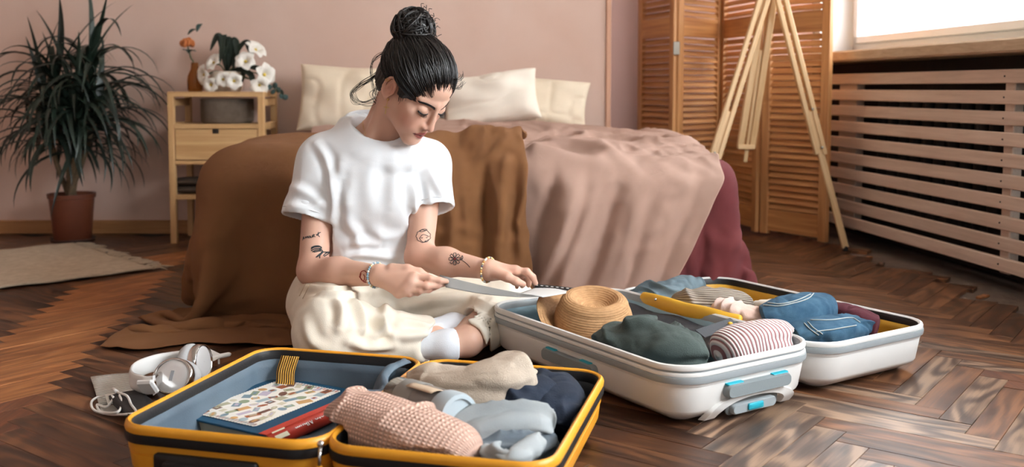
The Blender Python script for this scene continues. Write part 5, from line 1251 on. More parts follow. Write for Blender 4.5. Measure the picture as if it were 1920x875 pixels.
def lining(fr, L, W, r, ztop, zbot, ins, mat, parent, seed, name='lining', amp=.009):
    base = rrect(L, W, r); n = len(base); V = []; F = []; prof = [(ins, ztop)]+[(ins+.004+.014*t**2, ztop+(zbot-ztop)*t) for t in np.linspace(.1, 1, 9)]+[(ins+.03+.02*k, zbot) for k in range(0, 7)]
    hw = min(L, W)/2
    for k, (i_, z) in enumerate(prof):
        i_ = min(i_, hw-.012); s_ = np.sign(base); cx = np.clip(np.abs(base)-np.array([L/2-r, W/2-r]), 0, None); nr = np.linalg.norm(cx, axis=1, keepdims=True); nn = np.where(nr > 1e-9, cx/np.maximum(nr, 1e-9)*s_, 0)
        q = base-nn*i_ if i_ < r else base*np.array([(L/2-i_)/(L/2), (W/2-i_)/(W/2)])
        for a, b in q: V.append((a, b, z))
    V = np.array(V); m_ = (V[:, 2] < ztop-.004); dd = vnoise(V*[1, 1, .6], 16., seed)*amp+amp*.8*(1-2*np.abs(vnoise(V*[1, 1, .5], 11., seed+2)))
    ctr = V*[1, 1, 0]; ctr = ctr/np.maximum(np.linalg.norm(ctr, axis=1, keepdims=True), 1e-6); V = V-ctr*(np.abs(dd)*m_)[:, None]; V[:, 2] += np.where(V[:, 2] < zbot+.004, np.abs(dd), 0)
    for i in range(len(prof)-1):
        for j in range(n): F.append((i*n+j, (i+1)*n+j, (i+1)*n+(j+1) % n, i*n+(j+1) % n))
    F.append(tuple((len(prof)-1)*n+j for j in range(n)))
    return mk(name, fr.pts(V), F, mat, parent, True)

# ------------------------------------------------------------------ yellow cabin case
m_yel = M('abs_yellow', (232, 160, 44), .38, (226, 152, 38), .5, 5, bump=.02, bs=300, spec=.5); m_blk = M('zip_black', (24, 23, 24), .55, bump=.1, bs=300); m_blp = M('plastic_black', (22, 21, 22), .38)
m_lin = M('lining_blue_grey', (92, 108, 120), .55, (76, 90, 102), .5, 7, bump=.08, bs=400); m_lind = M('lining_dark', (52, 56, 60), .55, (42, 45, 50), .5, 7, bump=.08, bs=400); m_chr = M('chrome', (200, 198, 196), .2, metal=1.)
YL, YW, YR = .505, .366, .055
yA = Frame((-.4155, 1.800), (.25, .968)); yA.v = -yA.v; yA.R = np.stack([yA.u, yA.v, [0, 0, 1]], 1)      # v to the right
yB = yA.shift(YW+.004)
yc = thing('suitcase', 'small yellow hard-shell suitcase lying open with black zip bands', 'suitcase', yA.c)
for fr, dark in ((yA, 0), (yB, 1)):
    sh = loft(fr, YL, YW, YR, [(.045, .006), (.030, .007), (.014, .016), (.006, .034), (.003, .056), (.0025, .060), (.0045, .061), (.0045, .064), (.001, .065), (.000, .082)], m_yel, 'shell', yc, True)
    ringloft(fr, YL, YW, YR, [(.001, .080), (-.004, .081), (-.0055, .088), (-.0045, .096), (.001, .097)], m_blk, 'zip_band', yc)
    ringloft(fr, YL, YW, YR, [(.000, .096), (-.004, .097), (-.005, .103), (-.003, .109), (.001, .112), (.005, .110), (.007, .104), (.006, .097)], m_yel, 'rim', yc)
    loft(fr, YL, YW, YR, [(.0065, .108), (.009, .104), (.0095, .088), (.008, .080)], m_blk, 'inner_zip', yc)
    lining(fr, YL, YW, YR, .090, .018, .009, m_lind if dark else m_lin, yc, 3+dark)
# front handle plate and its grip, low foot bars
pill(yA, 'u-', -.105, .080, .030, .070, -.002, .010, YL, YW, m_blp, 'handle_plate', yc, .3); pill(yA, 'u-', -.085, .062, .038, .060, .006, .009, YL, YW, m_blp, 'handle', yc, .6)
pill(yA, 'u-', -.070, .075, .008, .026, -.012, .016, YL, YW, m_blp, 'handle_housing', yc, .3)
pill(yB, 'u-', -.10, .10, .010, .030, -.012, .014, YL, YW, m_blp, 'wheel_housing', yc, .4)
for fr in (yA, yB):
    for a in (-1, 1):
        for b in (-1, 1): MB().box(fr.p(a*(YL/2-.07), b*(YW/2-.07), .0035), (.03, .03, .007), fr.R, .002).build('foot', m_blp, yc)
# hinge strip between the halves and zip puller
for a in (-.12, .12): MB().box(yA.p(a, YW/2+.002, .090), (.10, .012, .004), yA.R, .001).build('hinge_strap', m_blk, yc)
zp = yA.p(-YL/2+.004, YW/2+.003, .108); mb = MB(); mb.sphere(zp, .006, 10, 8); mb.tube([zp+[0, -.003, -.004], zp+[0, -.010, -.016], zp+[0, -.012, -.03]], .0028, 6); mb.build('zip_slider', m_chr, yc, True)
MB().tube([zp+[0, -.012, -.030], zp+[.001, -.013, -.058]], .0045, 8, flat=.5).build('zip_puller', m_yel, yc, True)
MB().tube([zp+[.001, -.013, -.058]+np.array([.006*math.cos(t), 0, -.006+.007*math.sin(t)]) for t in np.linspace(0, 6.28, 14, endpoint=False)], .0013, 5, closed=True).build('zip_ring', m_chr, yc, True)
zq = yA.p(YL/2-.004, YW/2+.003, .104); MB().sphere(zq, (.006, .008, .005), 10, 8).build('zip_slider', m_chr, yc, True)
# elastic strap (striped) in the far end of the empty half, second by the hinge
m_str = M('elastic_yellow', (222, 160, 60), .8, stripes=(2.5, (48, 38, 26), 'Y', .62))
def strap(fr, pts_, wd, name, parent, mat=m_str, side=None, n=18):
    P = spline(pts_, n); V = []
    for i in range(n): V += [P[i]+side*wd*(j/6-.5) for j in range(7)]
    o = mk(name, V, gridF(n, 7), mat, parent); set_uv(o, n, 7); solid(o, .0015); return o
strap(yA, [yA.p(YL/2-.013, -.115, .098), yA.p(YL/2-.040, -.112, .074), yA.p(YL/2-.060, -.105, .052), yA.p(YL/2-.10, -.10, .046)], .040, 'elastic_strap', yc, side=yA.v)
strap(yB, [yB.p(YL/2-.012, -.135, .092), yB.p(YL/2-.03, -.13, .062), yB.p(YL/2-.07, -.12, .04)], .036, 'elastic_strap', yc, side=yB.v)
# lining flap standing along the hinge
V = []; n, m_ = 26, 14
for i in range(n):
    a = -.06+.29*i/(n-1)
    for j in range(m_):
        t = j/(m_-1); V.append((a, YW/2-.030-.055*t+.010*math.sin(i*.6), .098+.012*math.sin(i*.35)-.055*t**1.5+.016*math.sin(math.pi*min(1, t*1.6))))
o = mk('lining_flap', yA.pts(crumple(np.array(V).reshape(n, m_, 3), 2, .003, 14, 5).reshape(-1, 3)), gridF(2*n-1, 2*m_-1), m_lin, yc); solid(o, .003); subsurf(o, 1)

# ------------------------------------------------------------------ white case
m_wht = M('abs_white', (226, 224, 220), .40, (220, 217, 212), .5, 4, bump=.02, bs=300); m_gry = M('rim_grey', (150, 156, 158), .42); m_tea = M('teal_accent', (34, 160, 178), .4); m_grh = M('handle_grey', (128, 136, 138), .5, bump=.08, bs=400)
m_lbl = M('lining_light_blue', (150, 182, 196), .6, (128, 162, 178), .5, 7, bump=.08, bs=300); m_lye = M('lining_yellow', (206, 158, 52), .55, (188, 138, 40), .5, 8, bump=.05, bs=300)
WLn, WWd, WRr2 = .700, .400, .075
wA = Frame((.290, 2.252), (.546, -.838))        # u toward the camera
if wA.v[0] < 0: wA.v = -wA.v; wA.R = np.stack([wA.u, wA.v, [0, 0, 1]], 1)
wB = wA.shift(WWd+.004)
wc = thing('suitcase', 'large white hard-shell suitcase lying open with grey rims and teal accents', 'suitcase', wA.c)
for fr, base_ in ((wA, 1), (wB, 0)):
    zt = .128 if base_ else .116
    loft(fr, WLn, WWd, WRr2, [(.060, .006), (.048, .007), (.020, .024), (.014, .029), (.011, .034), (.003, .080), (.0035, .084), (.0015, .085), (.000, .094)], m_wht, 'shell', wc, True)
    ringloft(fr, WLn, WWd, WRr2, [(.001, .091), (-.004, .092), (-.0055, .098), (-.0045, .105), (.001, .106)], m_gry, 'grey_band', wc)
    if base_:
        ringloft(fr, WLn, WWd, WRr2, [(.001, .105), (-.003, .106), (-.0035, .110), (-.002, .113), (.002, .114)], m_wht, 'rim_lower', wc)
        ringloft(fr, WLn, WWd, WRr2, [(.001, .113), (-.001, .114), (-.001, .118), (.002, .119)], m_gry, 'expander_zip', wc)
        ringloft(fr, WLn, WWd, WRr2, [(.001, .117), (-.003, .118), (-.004, .123), (-.002, .128), (.003, .129), (.007, .126), (.008, .118)], m_wht, 'rim', wc)
    else:
        ringloft(fr, WLn, WWd, WRr2, [(.001, .105), (-.003, .106), (-.004, .111), (-.002, .116), (.003, .117), (.007, .114), (.008, .106)], m_wht, 'rim', wc)
    loft(fr, WLn, WWd, WRr2, [(.008, zt-.003), (.012, zt-.010), (.013, zt-.022)], m_gry if base_ else m_blk, 'inner_zip', wc)
    lining(fr, WLn, WWd, WRr2, zt-.018, .018, .012, m_lbl if base_ else m_lye, wc, 9+base_)
    for a in (-1, 1):
        for b in (-1, 1): MB().box(fr.p(a*(WLn/2-.10), b*(WWd/2-.09), .0035), (.04, .03, .007), fr.R, .002).build('foot', m_grh, wc)
# handle on the long side, handle and arched recess on the short end
pill(wA, 'v-', -.09, .10, .050, .077, -.006, .016, WLn, WWd, m_grh, 'side_handle', wc, .75)
for a in (-.062, .065): pill(wA, 'v-', a-.018, a+.018, .075, .0795, -.004, .010, WLn, WWd, m_tea, 'side_handle_accent', wc, .6)
pill(wA, 'u+', -.075, .105, .052, .079, -.006, .017, WLn, WWd, m_grh, 'end_handle', wc, .85)
for a in (-.050, .078): pill(wA, 'u+', a-.022, a+.022, .0770, .0815, -.004, .011, WLn, WWd, m_tea, 'end_handle_accent', wc, .6)
V = []; na = 30
for t in np.linspace(0, math.pi, na):
    ct_, st_ = math.cos(t), max(0, math.sin(t))
    for (hw_, hh_, o_) in ((.128, .050, -.0135), (.122, .048, -.002), (.094, .037, -.002), (.090, .035, -.016)):
        zz_ = .007+hh_*st_**.55; V.append(onface(wA, 'u+', .014+hw_*ct_*(1-.10*st_), zz_, .006+o_-.55*float(np.interp(zz_, [.007, .024, .034, .08], [.048, .020, .011, .003])), WLn, WWd))
o = mk('recess_arch', V, gridF(na, 4), m_wht, wc); auto_smooth(o, 50)
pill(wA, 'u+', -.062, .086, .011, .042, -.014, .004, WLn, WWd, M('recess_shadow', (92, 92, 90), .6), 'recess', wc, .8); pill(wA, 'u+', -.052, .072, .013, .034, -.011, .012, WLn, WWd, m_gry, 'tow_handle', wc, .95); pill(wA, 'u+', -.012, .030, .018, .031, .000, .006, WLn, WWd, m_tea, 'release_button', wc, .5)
for a in (-.12, .10): MB().box(wA.p(a, WWd/2+.002, .100), (.12, .012, .004), wA.R, .001).build('hinge_strap', m_gry, wc)
# yellow divider rolled along the hinge and the dark panel below it
P = [gnd(1203, 560, .115), gnd(1260, 575, .118), gnd(1330, 592, .118), gnd(1392, 606, .112)]
m_dv = M('divider_yellow', (224, 176, 56), .42, (212, 160, 44), .5, 9, bump=.06, bs=120); m_cw = M('divider_dark', (62, 64, 68), .6, (50, 52, 56), .5, 9, bump=.1, bs=300)
V, F = tube(spline(P, 26), .021, 14, True, False, .62); V = V+.0025*vnoise(V, 26., 4)[:, None]*np.array([0, 0, 1.]); o = mk('divider_flap', V, F, m_dv, wc); subsurf(o, 1)
MB().sphere(gnd(1229, 561, .140), .0035, 8, 6).build('snap_button', m_chr, wc, True)
V = []
for i in range(22):
    for j in range(8): V.append(wA.p(-.27+.50*i/21, WWd/2-.020-.10*j/7, .098-.028*(j/7)+.004*math.sin(i*.9+j)))
o = mk('divider_panel', V, gridF(22, 8), m_cw, wc); solid(o, .003)
st0 = gnd(1312, 626, .120); st1 = gnd(1378, 603, .128); mb = MB().bar(st0, st1, .030, .003, (0, -.5, .8), .001); mb.build('closing_strap', m_cw, wc); MB().sphere(gnd(1369, 606, .1315), (.006, .006, .004), 12, 8).build('strap_button', m_dv, wc, True)

# ------------------------------------------------------------------ soft bundles
def incase(V, case):
    fr, L, W, zr = case; Q = V-fr.c; a = Q@fr.u; b = Q@fr.v; low = V[..., 2] < zr; m_ = .02
    a2 = np.where(low, np.clip(a, -L/2+m_, L/2-m_), a); b2 = np.where(low, np.clip(b, -W/2+m_, W/2-m_), b)
    return V+(a2-a)[..., None]*fr.u+(b2-b)[..., None]*fr.v
CY = (yB, YL, YW, .112); CWA = (wA, WLn, WWd, .130); CWB = (wB, WLn, WWd, .118)
def bundle(name, pts_, wd, ht, mat, label, cat='clothing', seed=0, amp=.006, sc=14., n=44, k=60, sq=.8, an=(1., 1.), fine=.0018, fsc=34., group=None, zmin=.02, roundness=.16, twist=0., parent=None, case=None, fold=None):
    P = spline(pts_, k); T, _, _ = frames(P); wd = np.interp(np.linspace(0, 1, k), np.linspace(0, 1, len(wd)), wd); ht = np.interp(np.linspace(0, 1, k), np.linspace(0, 1, len(ht)), ht)
    t = np.linspace(0, 1, k); e = np.minimum(np.minimum(t/roundness, (1-t)/roundness), 1); env = np.sqrt(np.clip(1-(1-e)**2, 0, 1)); env = np.maximum(env, .02)
    V = np.zeros((k, n, 3)); a = np.arange(n)*2*math.pi/n; ca_, sa_ = np.cos(a), np.sin(a); cx = np.sign(ca_)*np.abs(ca_)**sq; sx = np.sign(sa_)*np.abs(sa_)**sq
    for i in range(k):
        side = unit(np.cross(T[i], (0, 0, 1))); up = np.cross(side, T[i]); V[i] = P[i]+(cx[:, None]*side*wd[i]+sx[:, None]*up*ht[i])*env[i]
    dist = np.concatenate([[0], np.cumsum(np.linalg.norm(np.diff(P, axis=0), axis=1))])
    X = np.stack([np.repeat(dist[:, None], n, 1)*an[0], V[..., 0]*0, V[..., 2]*0], -1); Q = V*1.; ax = unit(P[-1]-P[0]); al = (Q@ax)[..., None]*ax; Q = Q+al*(an[0]-1)
    Wq = Q+.03*np.stack([vnoise(Q, 11., seed+1), vnoise(Q, 11., seed+2), vnoise(Q, 11., seed+3)], -1)
    d = amp*(.55-1.7*np.exp(-(vnoise(Wq, sc, seed)/.13)**2)*np.clip(.55+vnoise(Q, sc*.5, seed+13), 0, 1.2))+fine*(.4-1.3*np.exp(-(vnoise(Wq, fsc, seed+5)/.16)**2))+amp*1.1*vnoise(Q, sc*.55, seed+7)
    if fold is not None:      # (height, spacing, share along, share around)
        fa, fl_, f1, f2 = fold; W_ = np.repeat((a*.5*(wd.mean()+ht.mean()))[None], k, 0); Sx = np.repeat(dist[:, None], n, 1)
        ph_ = (f1*Sx+f2*W_*(1+.0*Sx))/fl_+1.5*vnoise(Q, 9., seed+21)+.6*vnoise(Q, 20., seed+22); r_ = 1-np.abs(np.sin(np.pi*ph_)); gate = np.clip(.55+1.3*vnoise(Q, 12., seed+23), .05, 1.25)
        d = d+fa*gate*(1.7*r_**1.6-.55)
    ctr = P[:, None]; nn = V-ctr; nn = nn/np.maximum(np.linalg.norm(nn, axis=-1, keepdims=True), 1e-6); V = V+nn*(d*np.minimum(env*1.5, 1)[:, None])[..., None]; V[..., 2] = np.maximum(V[..., 2], zmin)
    if case is not None: V = incase(V, case)
    F = gridF(k, n, True)+[tuple(range(n))[::-1], tuple((k-1)*n+j for j in range(n))]
    o = mk(name, V.reshape(-1, 3), F, mat, parent, True); set_uv(o, k, n); subsurf(o, 1)
    if parent is None: tag(o, label, cat, group)
    return o
def g3(px, py, z): return gnd(px, py, z)
m_pkn = M('knit_blush', (232, 190, 170), .95, knit=(13.5, 16., .8)); m_bge = M('jersey_oatmeal', (196, 180, 162), .95, (176, 158, 140), .5, 10, bump=.3, bs=420); m_nav = M('cotton_navy', (26, 38, 56), .85, (18, 26, 40), .5, 10, bump=.2, bs=300)
m_gsh = M('shirt_grey', (168, 172, 172), .8, (140, 146, 148), .5, 12, bump=.1, bs=400); m_pla = M('shirt_dark_plaid', (86, 96, 104), .85, (120, 128, 134), .4, 16, bump=.1, bs=400)
# yellow case, packed half
bundle('navy_shirt', [g3(885, 748, .080), g3(960, 748, .086), g3(1030, 738, .084), g3(1048, 795, .070)], [.06, .07, .06, .05], [.03, .038, .036, .028], m_nav, 'crumpled navy cotton shirt in the corner of the yellow suitcase', seed=3, amp=.007, sc=16, fold=(.014, .034, .5, .9), n=64, k=90, case=CY)
bundle('knit_jumper', [g3(640, 790, .085), g3(700, 800, .098), g3(780, 825, .098), g3(895, 868, .080)], [.050, .066, .066, .045], [.045, .052, .048, .034], m_pkn, 'rolled blush pink waffle-knit jumper in the yellow suitcase', seed=5, amp=.006, sc=9, fine=.0004, fold=(.007, .085, .9, .3), n=64, k=90, roundness=.12, case=CY)
bundle('jersey_top', [g3(775, 712, .098), g3(850, 730, .105), g3(930, 722, .116), g3(990, 704, .122)], [.036, .054, .058, .046], [.034, .040, .048, .044], m_bge, 'oatmeal jersey top folded over the back rim of the yellow suitcase', seed=8, amp=.006, sc=11, an=(.45, 1), fold=(.011, .05, .35, .8), n=64, k=90, case=CY)
bundle('jersey_top_cuff', [g3(955, 705, .118), g3(1000, 702, .112), g3(1012, 714, .100)], [.016, .013, .008], [.013, .010, .006], m_bge, '', seed=9, amp=.003, parent=bpy.data.objects['jersey_top'])
bundle('jersey_top_hem', [g3(775, 705, .080), g3(785, 722, .080), g3(800, 738, .075)], [.016, .018, .014], [.02, .022, .014], M('rib_oatmeal', (186, 164, 138), .95, stripes=(9., (120, 98, 76), 'Y', .5)), '', seed=9, amp=.002, parent=bpy.data.objects['jersey_top'])
bundle('plaid_shirt', [g3(885, 855, .062), g3(945, 850, .070), g3(1015, 822, .068)], [.05, .06, .05], [.03, .034, .03], m_pla, 'dark plaid shirt bunched beneath pale sleeves in the yellow suitcase', seed=12, amp=.006, sc=17, an=(.6, 1), fold=(.013, .03, .4, .9), n=64, k=80, case=CY)
sl_ = bundle('grey_shirt', [g3(858, 826, .086), g3(895, 806, .100), g3(950, 796, .106), g3(1005, 796, .102), g3(1038, 806, .092)], [.026, .036, .034, .032, .02], [.022, .026, .026, .025, .017], m_gsh, 'pale grey cotton shirt twisted on top of the plaid shirt', seed=15, amp=.005, sc=20, an=(.3, 1.2), fold=(.013, .027, .12, 1.), n=72, k=90, case=CY)
for k, pp_ in enumerate(([(935, 856), (960, 862), (990, 845), (1010, 818)], [(925, 838), (928, 855), (955, 866), (985, 856)])):
    bundle('shirt_fold', [g3(x, y, .100-.004*k) for x, y in pp_], [.012, .017, .017, .011], [.010, .014, .014, .009], m_gsh, '', seed=20+k, amp=.003, sc=24, an=(.3, 1), parent=sl_, n=32, k=44, fold=(.006, .02, .1, 1.))

# water bottle
ba, bb_ = g3(742, 742, .100), g3(862, 780, .118); bd = unit(bb_-ba); Lb = np.linalg.norm(bb_-ba)
bo = thing('water_bottle', 'clear grey water bottle with beige label and pale grey cap', 'bottle', ba)
def ax_lathe(a, d, prof, n=32):
    x_ = unit(np.cross(d, (0, 0, 1))); y_ = np.cross(d, x_); V, F = lathe(prof, n, False); V = np.array(V); return a+V[:, :1]*x_+V[:, 1:2]*y_+V[:, 2:]*d, F
m_btl = M('bottle_smoke', (186, 184, 180), .08, trans=.6, ior=1.35); m_sil = M('bottle_sleeve', (142, 140, 134), .6); m_lab = M('label_beige', (196, 172, 146), .8); m_cap = M('cap_grey', (178, 190, 196), .5)
rB = .036; f_ = lambda pr_: [(r, z*Lb) for r, z in pr_]
V, F = ax_lathe(ba, bd, f_([(0.001, 0), (rB*.8, .0), (rB, .05), (rB, .72), (rB*.92, .80), (rB*.92, .82), (rB-.003, .72), (rB-.003, .06), (.001, .03)])); mk('body', V, F, m_btl, bo)
V, F = ax_lathe(ba, bd, f_([(rB+.0004, .20), (rB+.0016, .21), (rB+.0016, .46), (rB+.0004, .47)])); mk('grip_sleeve', V, F, m_sil, bo)
V, F = ax_lathe(ba, bd, f_([(rB*.9, .78), (rB*1.02, .80), (rB*1.06, .83), (rB*1.06, .96), (rB*1.0, 1.0), (rB*.80, 1.005), (rB*.78, .985), (rB*.3, .99), (.001, .99)])); mk('cap', V, F, m_cap, bo); auto_smooth(bpy.data.objects['cap'], 40)
x_ = unit(np.cross(bd, (0, 0, 1))); y_ = np.cross(bd, x_); V = []
for i in range(8):
    for j in range(6):
        t = math.radians(-115+50*j/5); z = (.40+.40*i/7)*Lb; V.append(ba+bd*z+(x_*math.cos(t)*-1*0+(-y_ if y_[2] < 0 else y_)*math.cos(math.radians(-30+50*j/5))+ (x_ if x_[1] < 0 else -x_)*math.sin(math.radians(-5+50*j/5)))*(rB+.0022))
o = mk('label', V, gridF(8, 6), m_lab, bo); solid(o, .0008)

# photo album
m_cov = M('album_blue', (18, 74, 104), .45, (14, 64, 92), .5, 6); m_spn = M('album_red', (190, 60, 44), .38); m_pag = M('album_pages', (176, 164, 142), .9, stripes=(8., (110, 100, 84), 'Y', .5)); m_prt = M('album_print', (236, 230, 220), .6)
zA = .050; c1a, c2a, c3a, c4a = g3(338, 772, zA), g3(527, 706, zA), g3(668, 740, zA), g3(505, 812, zA)
uA = unit((c2a-c1a+c3a-c4a)*[1, 1, 0]); vA = np.array([uA[1], -uA[0], 0]); cA = (c1a+c2a+c3a+c4a)/4; LA = float((np.linalg.norm(c2a-c1a)+np.linalg.norm(c3a-c4a))/2); WA = float((abs((c4a-c1a)@vA)+abs((c3a-c2a)@vA))/2)
LA *= 1.10; WA *= 1.05; RA = np.stack([uA, vA, [0, 0, 1]], 1)
al_ = thing('photo_album', 'blue photo album with a stamp collage cover and red spine', 'album', (cA[0], cA[1], .03))
def ap(a, b, z): return np.array([cA[0], cA[1], 0])+uA*a+vA*b+np.array([0, 0, z])
MB().box(ap(0, 0, zA-.002), (LA, WA, .004), RA, .001).build('front_cover', m_cov, al_); MB().box(ap(0, 0, zA-.026), (LA, WA, .004), RA, .001).build('back_cover', m_cov, al_); MB().box(ap(0, -.003, zA-.014), (LA-.012, WA-.012, .020), RA).build('pages', m_pag, al_)
V = []; 
for i in range(2):
    for j in range(9): t = math.radians(90-180*j/8); V.append(ap((-.5+i)*LA, WA/2+.009*math.cos(t), zA-.014+.0130*math.sin(t)))
o = mk('spine', V, gridF(2, 9), m_spn, al_); solid(o, .002)
MB().box(ap(0, WA/2-.009, zA+.0006), (LA, .018, .0012), RA).build('spine_overlap', m_spn, al_)
# perforated paper panel
PLa, PWa = LA*.84, WA*.68; nb = 34; V = [ap(0, -.012, zA+.0012)]; ring = []
def scal(a0, b0, a1, b1, n):
    for k in range(n):
        for t, o_ in ((0, 0), (.5, 1)):
            x = a0+(a1-a0)*(k+t)/n; y = b0+(b1-b0)*(k+t)/n; nx, ny = (b1-b0), -(a1-a0); l_ = math.hypot(nx, ny); ring.append(ap(x+nx/l_*.003*o_, y+ny/l_*.003*o_-.012, zA+.0012))
scal(-PLa/2, -PWa/2, PLa/2, -PWa/2, nb); scal(PLa/2, -PWa/2, PLa/2, PWa/2, 22); scal(PLa/2, PWa/2, -PLa/2, PWa/2, nb); scal(-PLa/2, PWa/2, -PLa/2, -PWa/2, 22)
V += ring; nR = len(ring); F = [(0, 1+i, 1+(i+1) % nR) for i in range(nR)]; pr_ = mk('stamp_panel', V, F, m_prt, al_, False); solid(pr_, .0006)
random.seed(9); pc = [M('print_%d' % k, c, .7) for k, c in enumerate(((150, 84, 50), (176, 168, 140), (120, 140, 150), (196, 150, 96), (160, 176, 180), (110, 74, 60), (206, 196, 170), (140, 150, 120), (190, 176, 190)))]
for k in range(54):
    col, row = k % 9, k//9; a = (-.44+.11*col+random.uniform(-.025, .025))*PLa; b = (-.38+.152*row+random.uniform(-.03, .03))*PWa-.012; s1 = random.uniform(.007, .016); s2 = random.uniform(.006, .012); th = random.uniform(-.6, .6); R2 = RA@np.array([[math.cos(th), -math.sin(th), 0], [math.sin(th), math.cos(th), 0], [0, 0, 1]]); mb = MB()
    if k % 3 == 0: mb.sphere(ap(a, b, zA+.0017), (s1, s2, .0004), 14, 4, R2)
    else: mb.box(ap(a, b, zA+.0017), (2*s1, 1.7*s2, .0006), R2)
    st_ = mb.build('printed_stamp', pc[(k*5+row) % 9], pr_)
    if k % 2: MB().box(ap(a, b, zA+.0023), (s1, s2*.7, .0004), R2).build('stamp_motif', pc[(k*7+3) % 9], pr_)
for e in (-1, 1):
    for k in range(20): MB().box(ap(e*(PLa/2-.006), (-.47+.94*k/19)*PWa-.012, zA+.0016), (.009, .0045, .0004), RA).build('airmail_dash', M('airmail_red', (186, 70, 58), .7) if k % 2 else M('airmail_blue', (96, 120, 140), .7), pr_)
def text(s_, size, mat, parent, name, pos, R3, depth=.0004):
    cu = bpy.data.curves.new('t', 'FONT'); cu.body = s_; cu.size = size; cu.extrude = depth; cu.align_x = 'CENTER'; cu.align_y = 'CENTER'; to = bpy.data.objects.new('t', cu); COL.objects.link(to); dg = bpy.context.evaluated_depsgraph_get(); me = bpy.data.meshes.new_from_object(to.evaluated_get(dg)); bpy.data.objects.remove(to)
    V = np.array([v.co[:] for v in me.vertices])@np.asarray(R3).T+pos; F = [list(p.vertices) for p in me.polygons]; bpy.data.meshes.remove(me); return mk(name, V, F, mat, parent, False)
m_wp = M('print_white', (236, 230, 222), .7)
nsp = unit(vA*.62+np.array([0, 0, .78])); ups = unit(np.cross(nsp, uA)); xs_ = uA if np.cross(uA, -ups)@nsp > 0 else -uA
Rt = np.stack([-uA, -unit(np.cross(nsp, uA)), nsp], 1)
text('Photo Album', .0185, m_wp, al_, 'spine_lettering', ap(-LA*.10, WA/2+.0078, zA-.0040), Rt)
MB().box(ap(-LA*.40, WA/2+.0078, zA-.0040), (.032, .018, .0008), Rt).build('spine_stamp', pc[6], al_)

# ------------------------------------------------------------------ white case contents
m_strw = M('straw', (196, 152, 106), .75, (166, 122, 80), .5, 90, (1, 1, 2), bump=.25, bs=500)
hc_ = g3(1112, 612, .085); hx = unit(np.array([.02, -.22, 1.])); hat = thing('straw_hat', 'woven straw hat with a dented crown lying in the white suitcase', 'hat', hc_-np.array([0, 0, .03]))
def hatprof(kind):
    P = []
    if kind == 'crown':
        for t in np.linspace(0, 1, 30): P.append((.096-.004*t-.010*t**3, .058*t))
        for t in np.linspace(0, 1, 14): a = t*math.pi/2; P.append((.060+.022*math.cos(a), .058+.020*math.sin(a)))
        for t in np.linspace(0, 1, 26)[1:]: P.append((.060*(1-t)+.0005, .078-.026*math.sin(min(1, t*1.5)*math.pi/2)**1.5))
    else:
        for t in np.linspace(0, 1, 36): P.append((.095+.060*t, .006*math.sin(t*3)))
    P = np.array(P); s_ = np.concatenate([[0], np.cumsum(np.linalg.norm(np.diff(P, axis=0), axis=1))]); q = np.arange(0, s_[-1], .0011); R_ = np.stack([np.interp(q, s_, P[:, 0]), np.interp(q, s_, P[:, 1])], 1)
    T2 = np.gradient(R_, axis=0); T2 /= np.linalg.norm(T2, axis=1, keepdims=True); R_ = R_+np.stack([T2[:, 1], -T2[:, 0]], 1)*(.0014*np.abs(np.sin(np.pi*q/.0058))**.6)[:, None]; R_[:, 0] = np.maximum(R_[:, 0], .0004)
    return [tuple(x) for x in R_]
for nm in ('crown', 'brim'):
    V, F = ax_lathe(hc_, hx, hatprof(nm), 72); V = np.array(V)
    if nm == 'brim':
        q = V-hc_; rr_ = np.linalg.norm(q[:, :2], axis=1); sd_ = q[:, :2]@unit([-1., .25])/np.maximum(rr_, 1e-6); lift = np.clip(sd_, 0, 1)**1.5*(rr_-.095)*.9; V[:, 2] += lift; V[:, :2] -= np.array(unit([-1., .25]))*(lift*.35)[:, None]
        V[:, 2] -= np.clip(-sd_, 0, 1)**.7*np.maximum(rr_-.095, 0)*1.5; V = incase(V, (wA, WLn-.01, WWd-.01, 9.)); V[:, 2] = np.maximum(V[:, 2], .045)
    else: V[:, 0] = hc_[0]+(V[:, 0]-hc_[0])*1.0
    o = mk(nm, V, F, m_strw, hat); solid(o, .0025)
m_grn = M('sweat_dark_green', (70, 80, 76), .9, (58, 68, 64), .5, 8, bump=.25, bs=420); m_stp = M('knit_white_pink', (228, 216, 212), .95, stripes=(8.5, (156, 104, 104), 'X', .62)); m_den = M('denim', (92, 136, 164), .9, (52, 92, 122), .5, 30, (1, 1, 1), bump=.5, bs=600, weave=.1, ws=9000, detail=8); m_bgr = M('knit_burgundy', (84, 34, 44), .9, bump=.2, bs=400)
m_gbl = M('cotton_grey_blue', (108, 124, 132), .9, (94, 110, 118), .5, 8, bump=.2, bs=400); m_rib = M('rib_taupe', (168, 156, 142), .95, stripes=(11., (120, 106, 94), 'Y', .5)); m_pnk = M('cotton_pale_pink', (220, 196, 186), .9, (206, 170, 152), .4, 10, bump=.2, bs=400); m_crm = M('cotton_cream', (218, 206, 190), .9, bump=.2, bs=400)
bundle('sweatshirt', [g3(1130, 640, .092), g3(1200, 648, .114), g3(1262, 660, .114), g3(1326, 678, .092)], [.046, .070, .074, .048], [.034, .052, .054, .038], m_grn, 'dark green sweatshirt bunched next to the straw hat', seed=31, amp=.008, sc=10, an=(.7, 1), fold=(.013, .055, .75, .55), n=64, k=90, case=CWA)
bundle('striped_jumper', [g3(1345, 668, .098), g3(1390, 650, .112), g3(1440, 640, .112), g3(1472, 634, .100)], [.048, .052, .052, .046], [.036, .044, .044, .038], m_stp, 'white and pink striped fine-knit jumper in the white suitcase', seed=33, amp=.004, sc=10, fine=.0005, case=CWA)
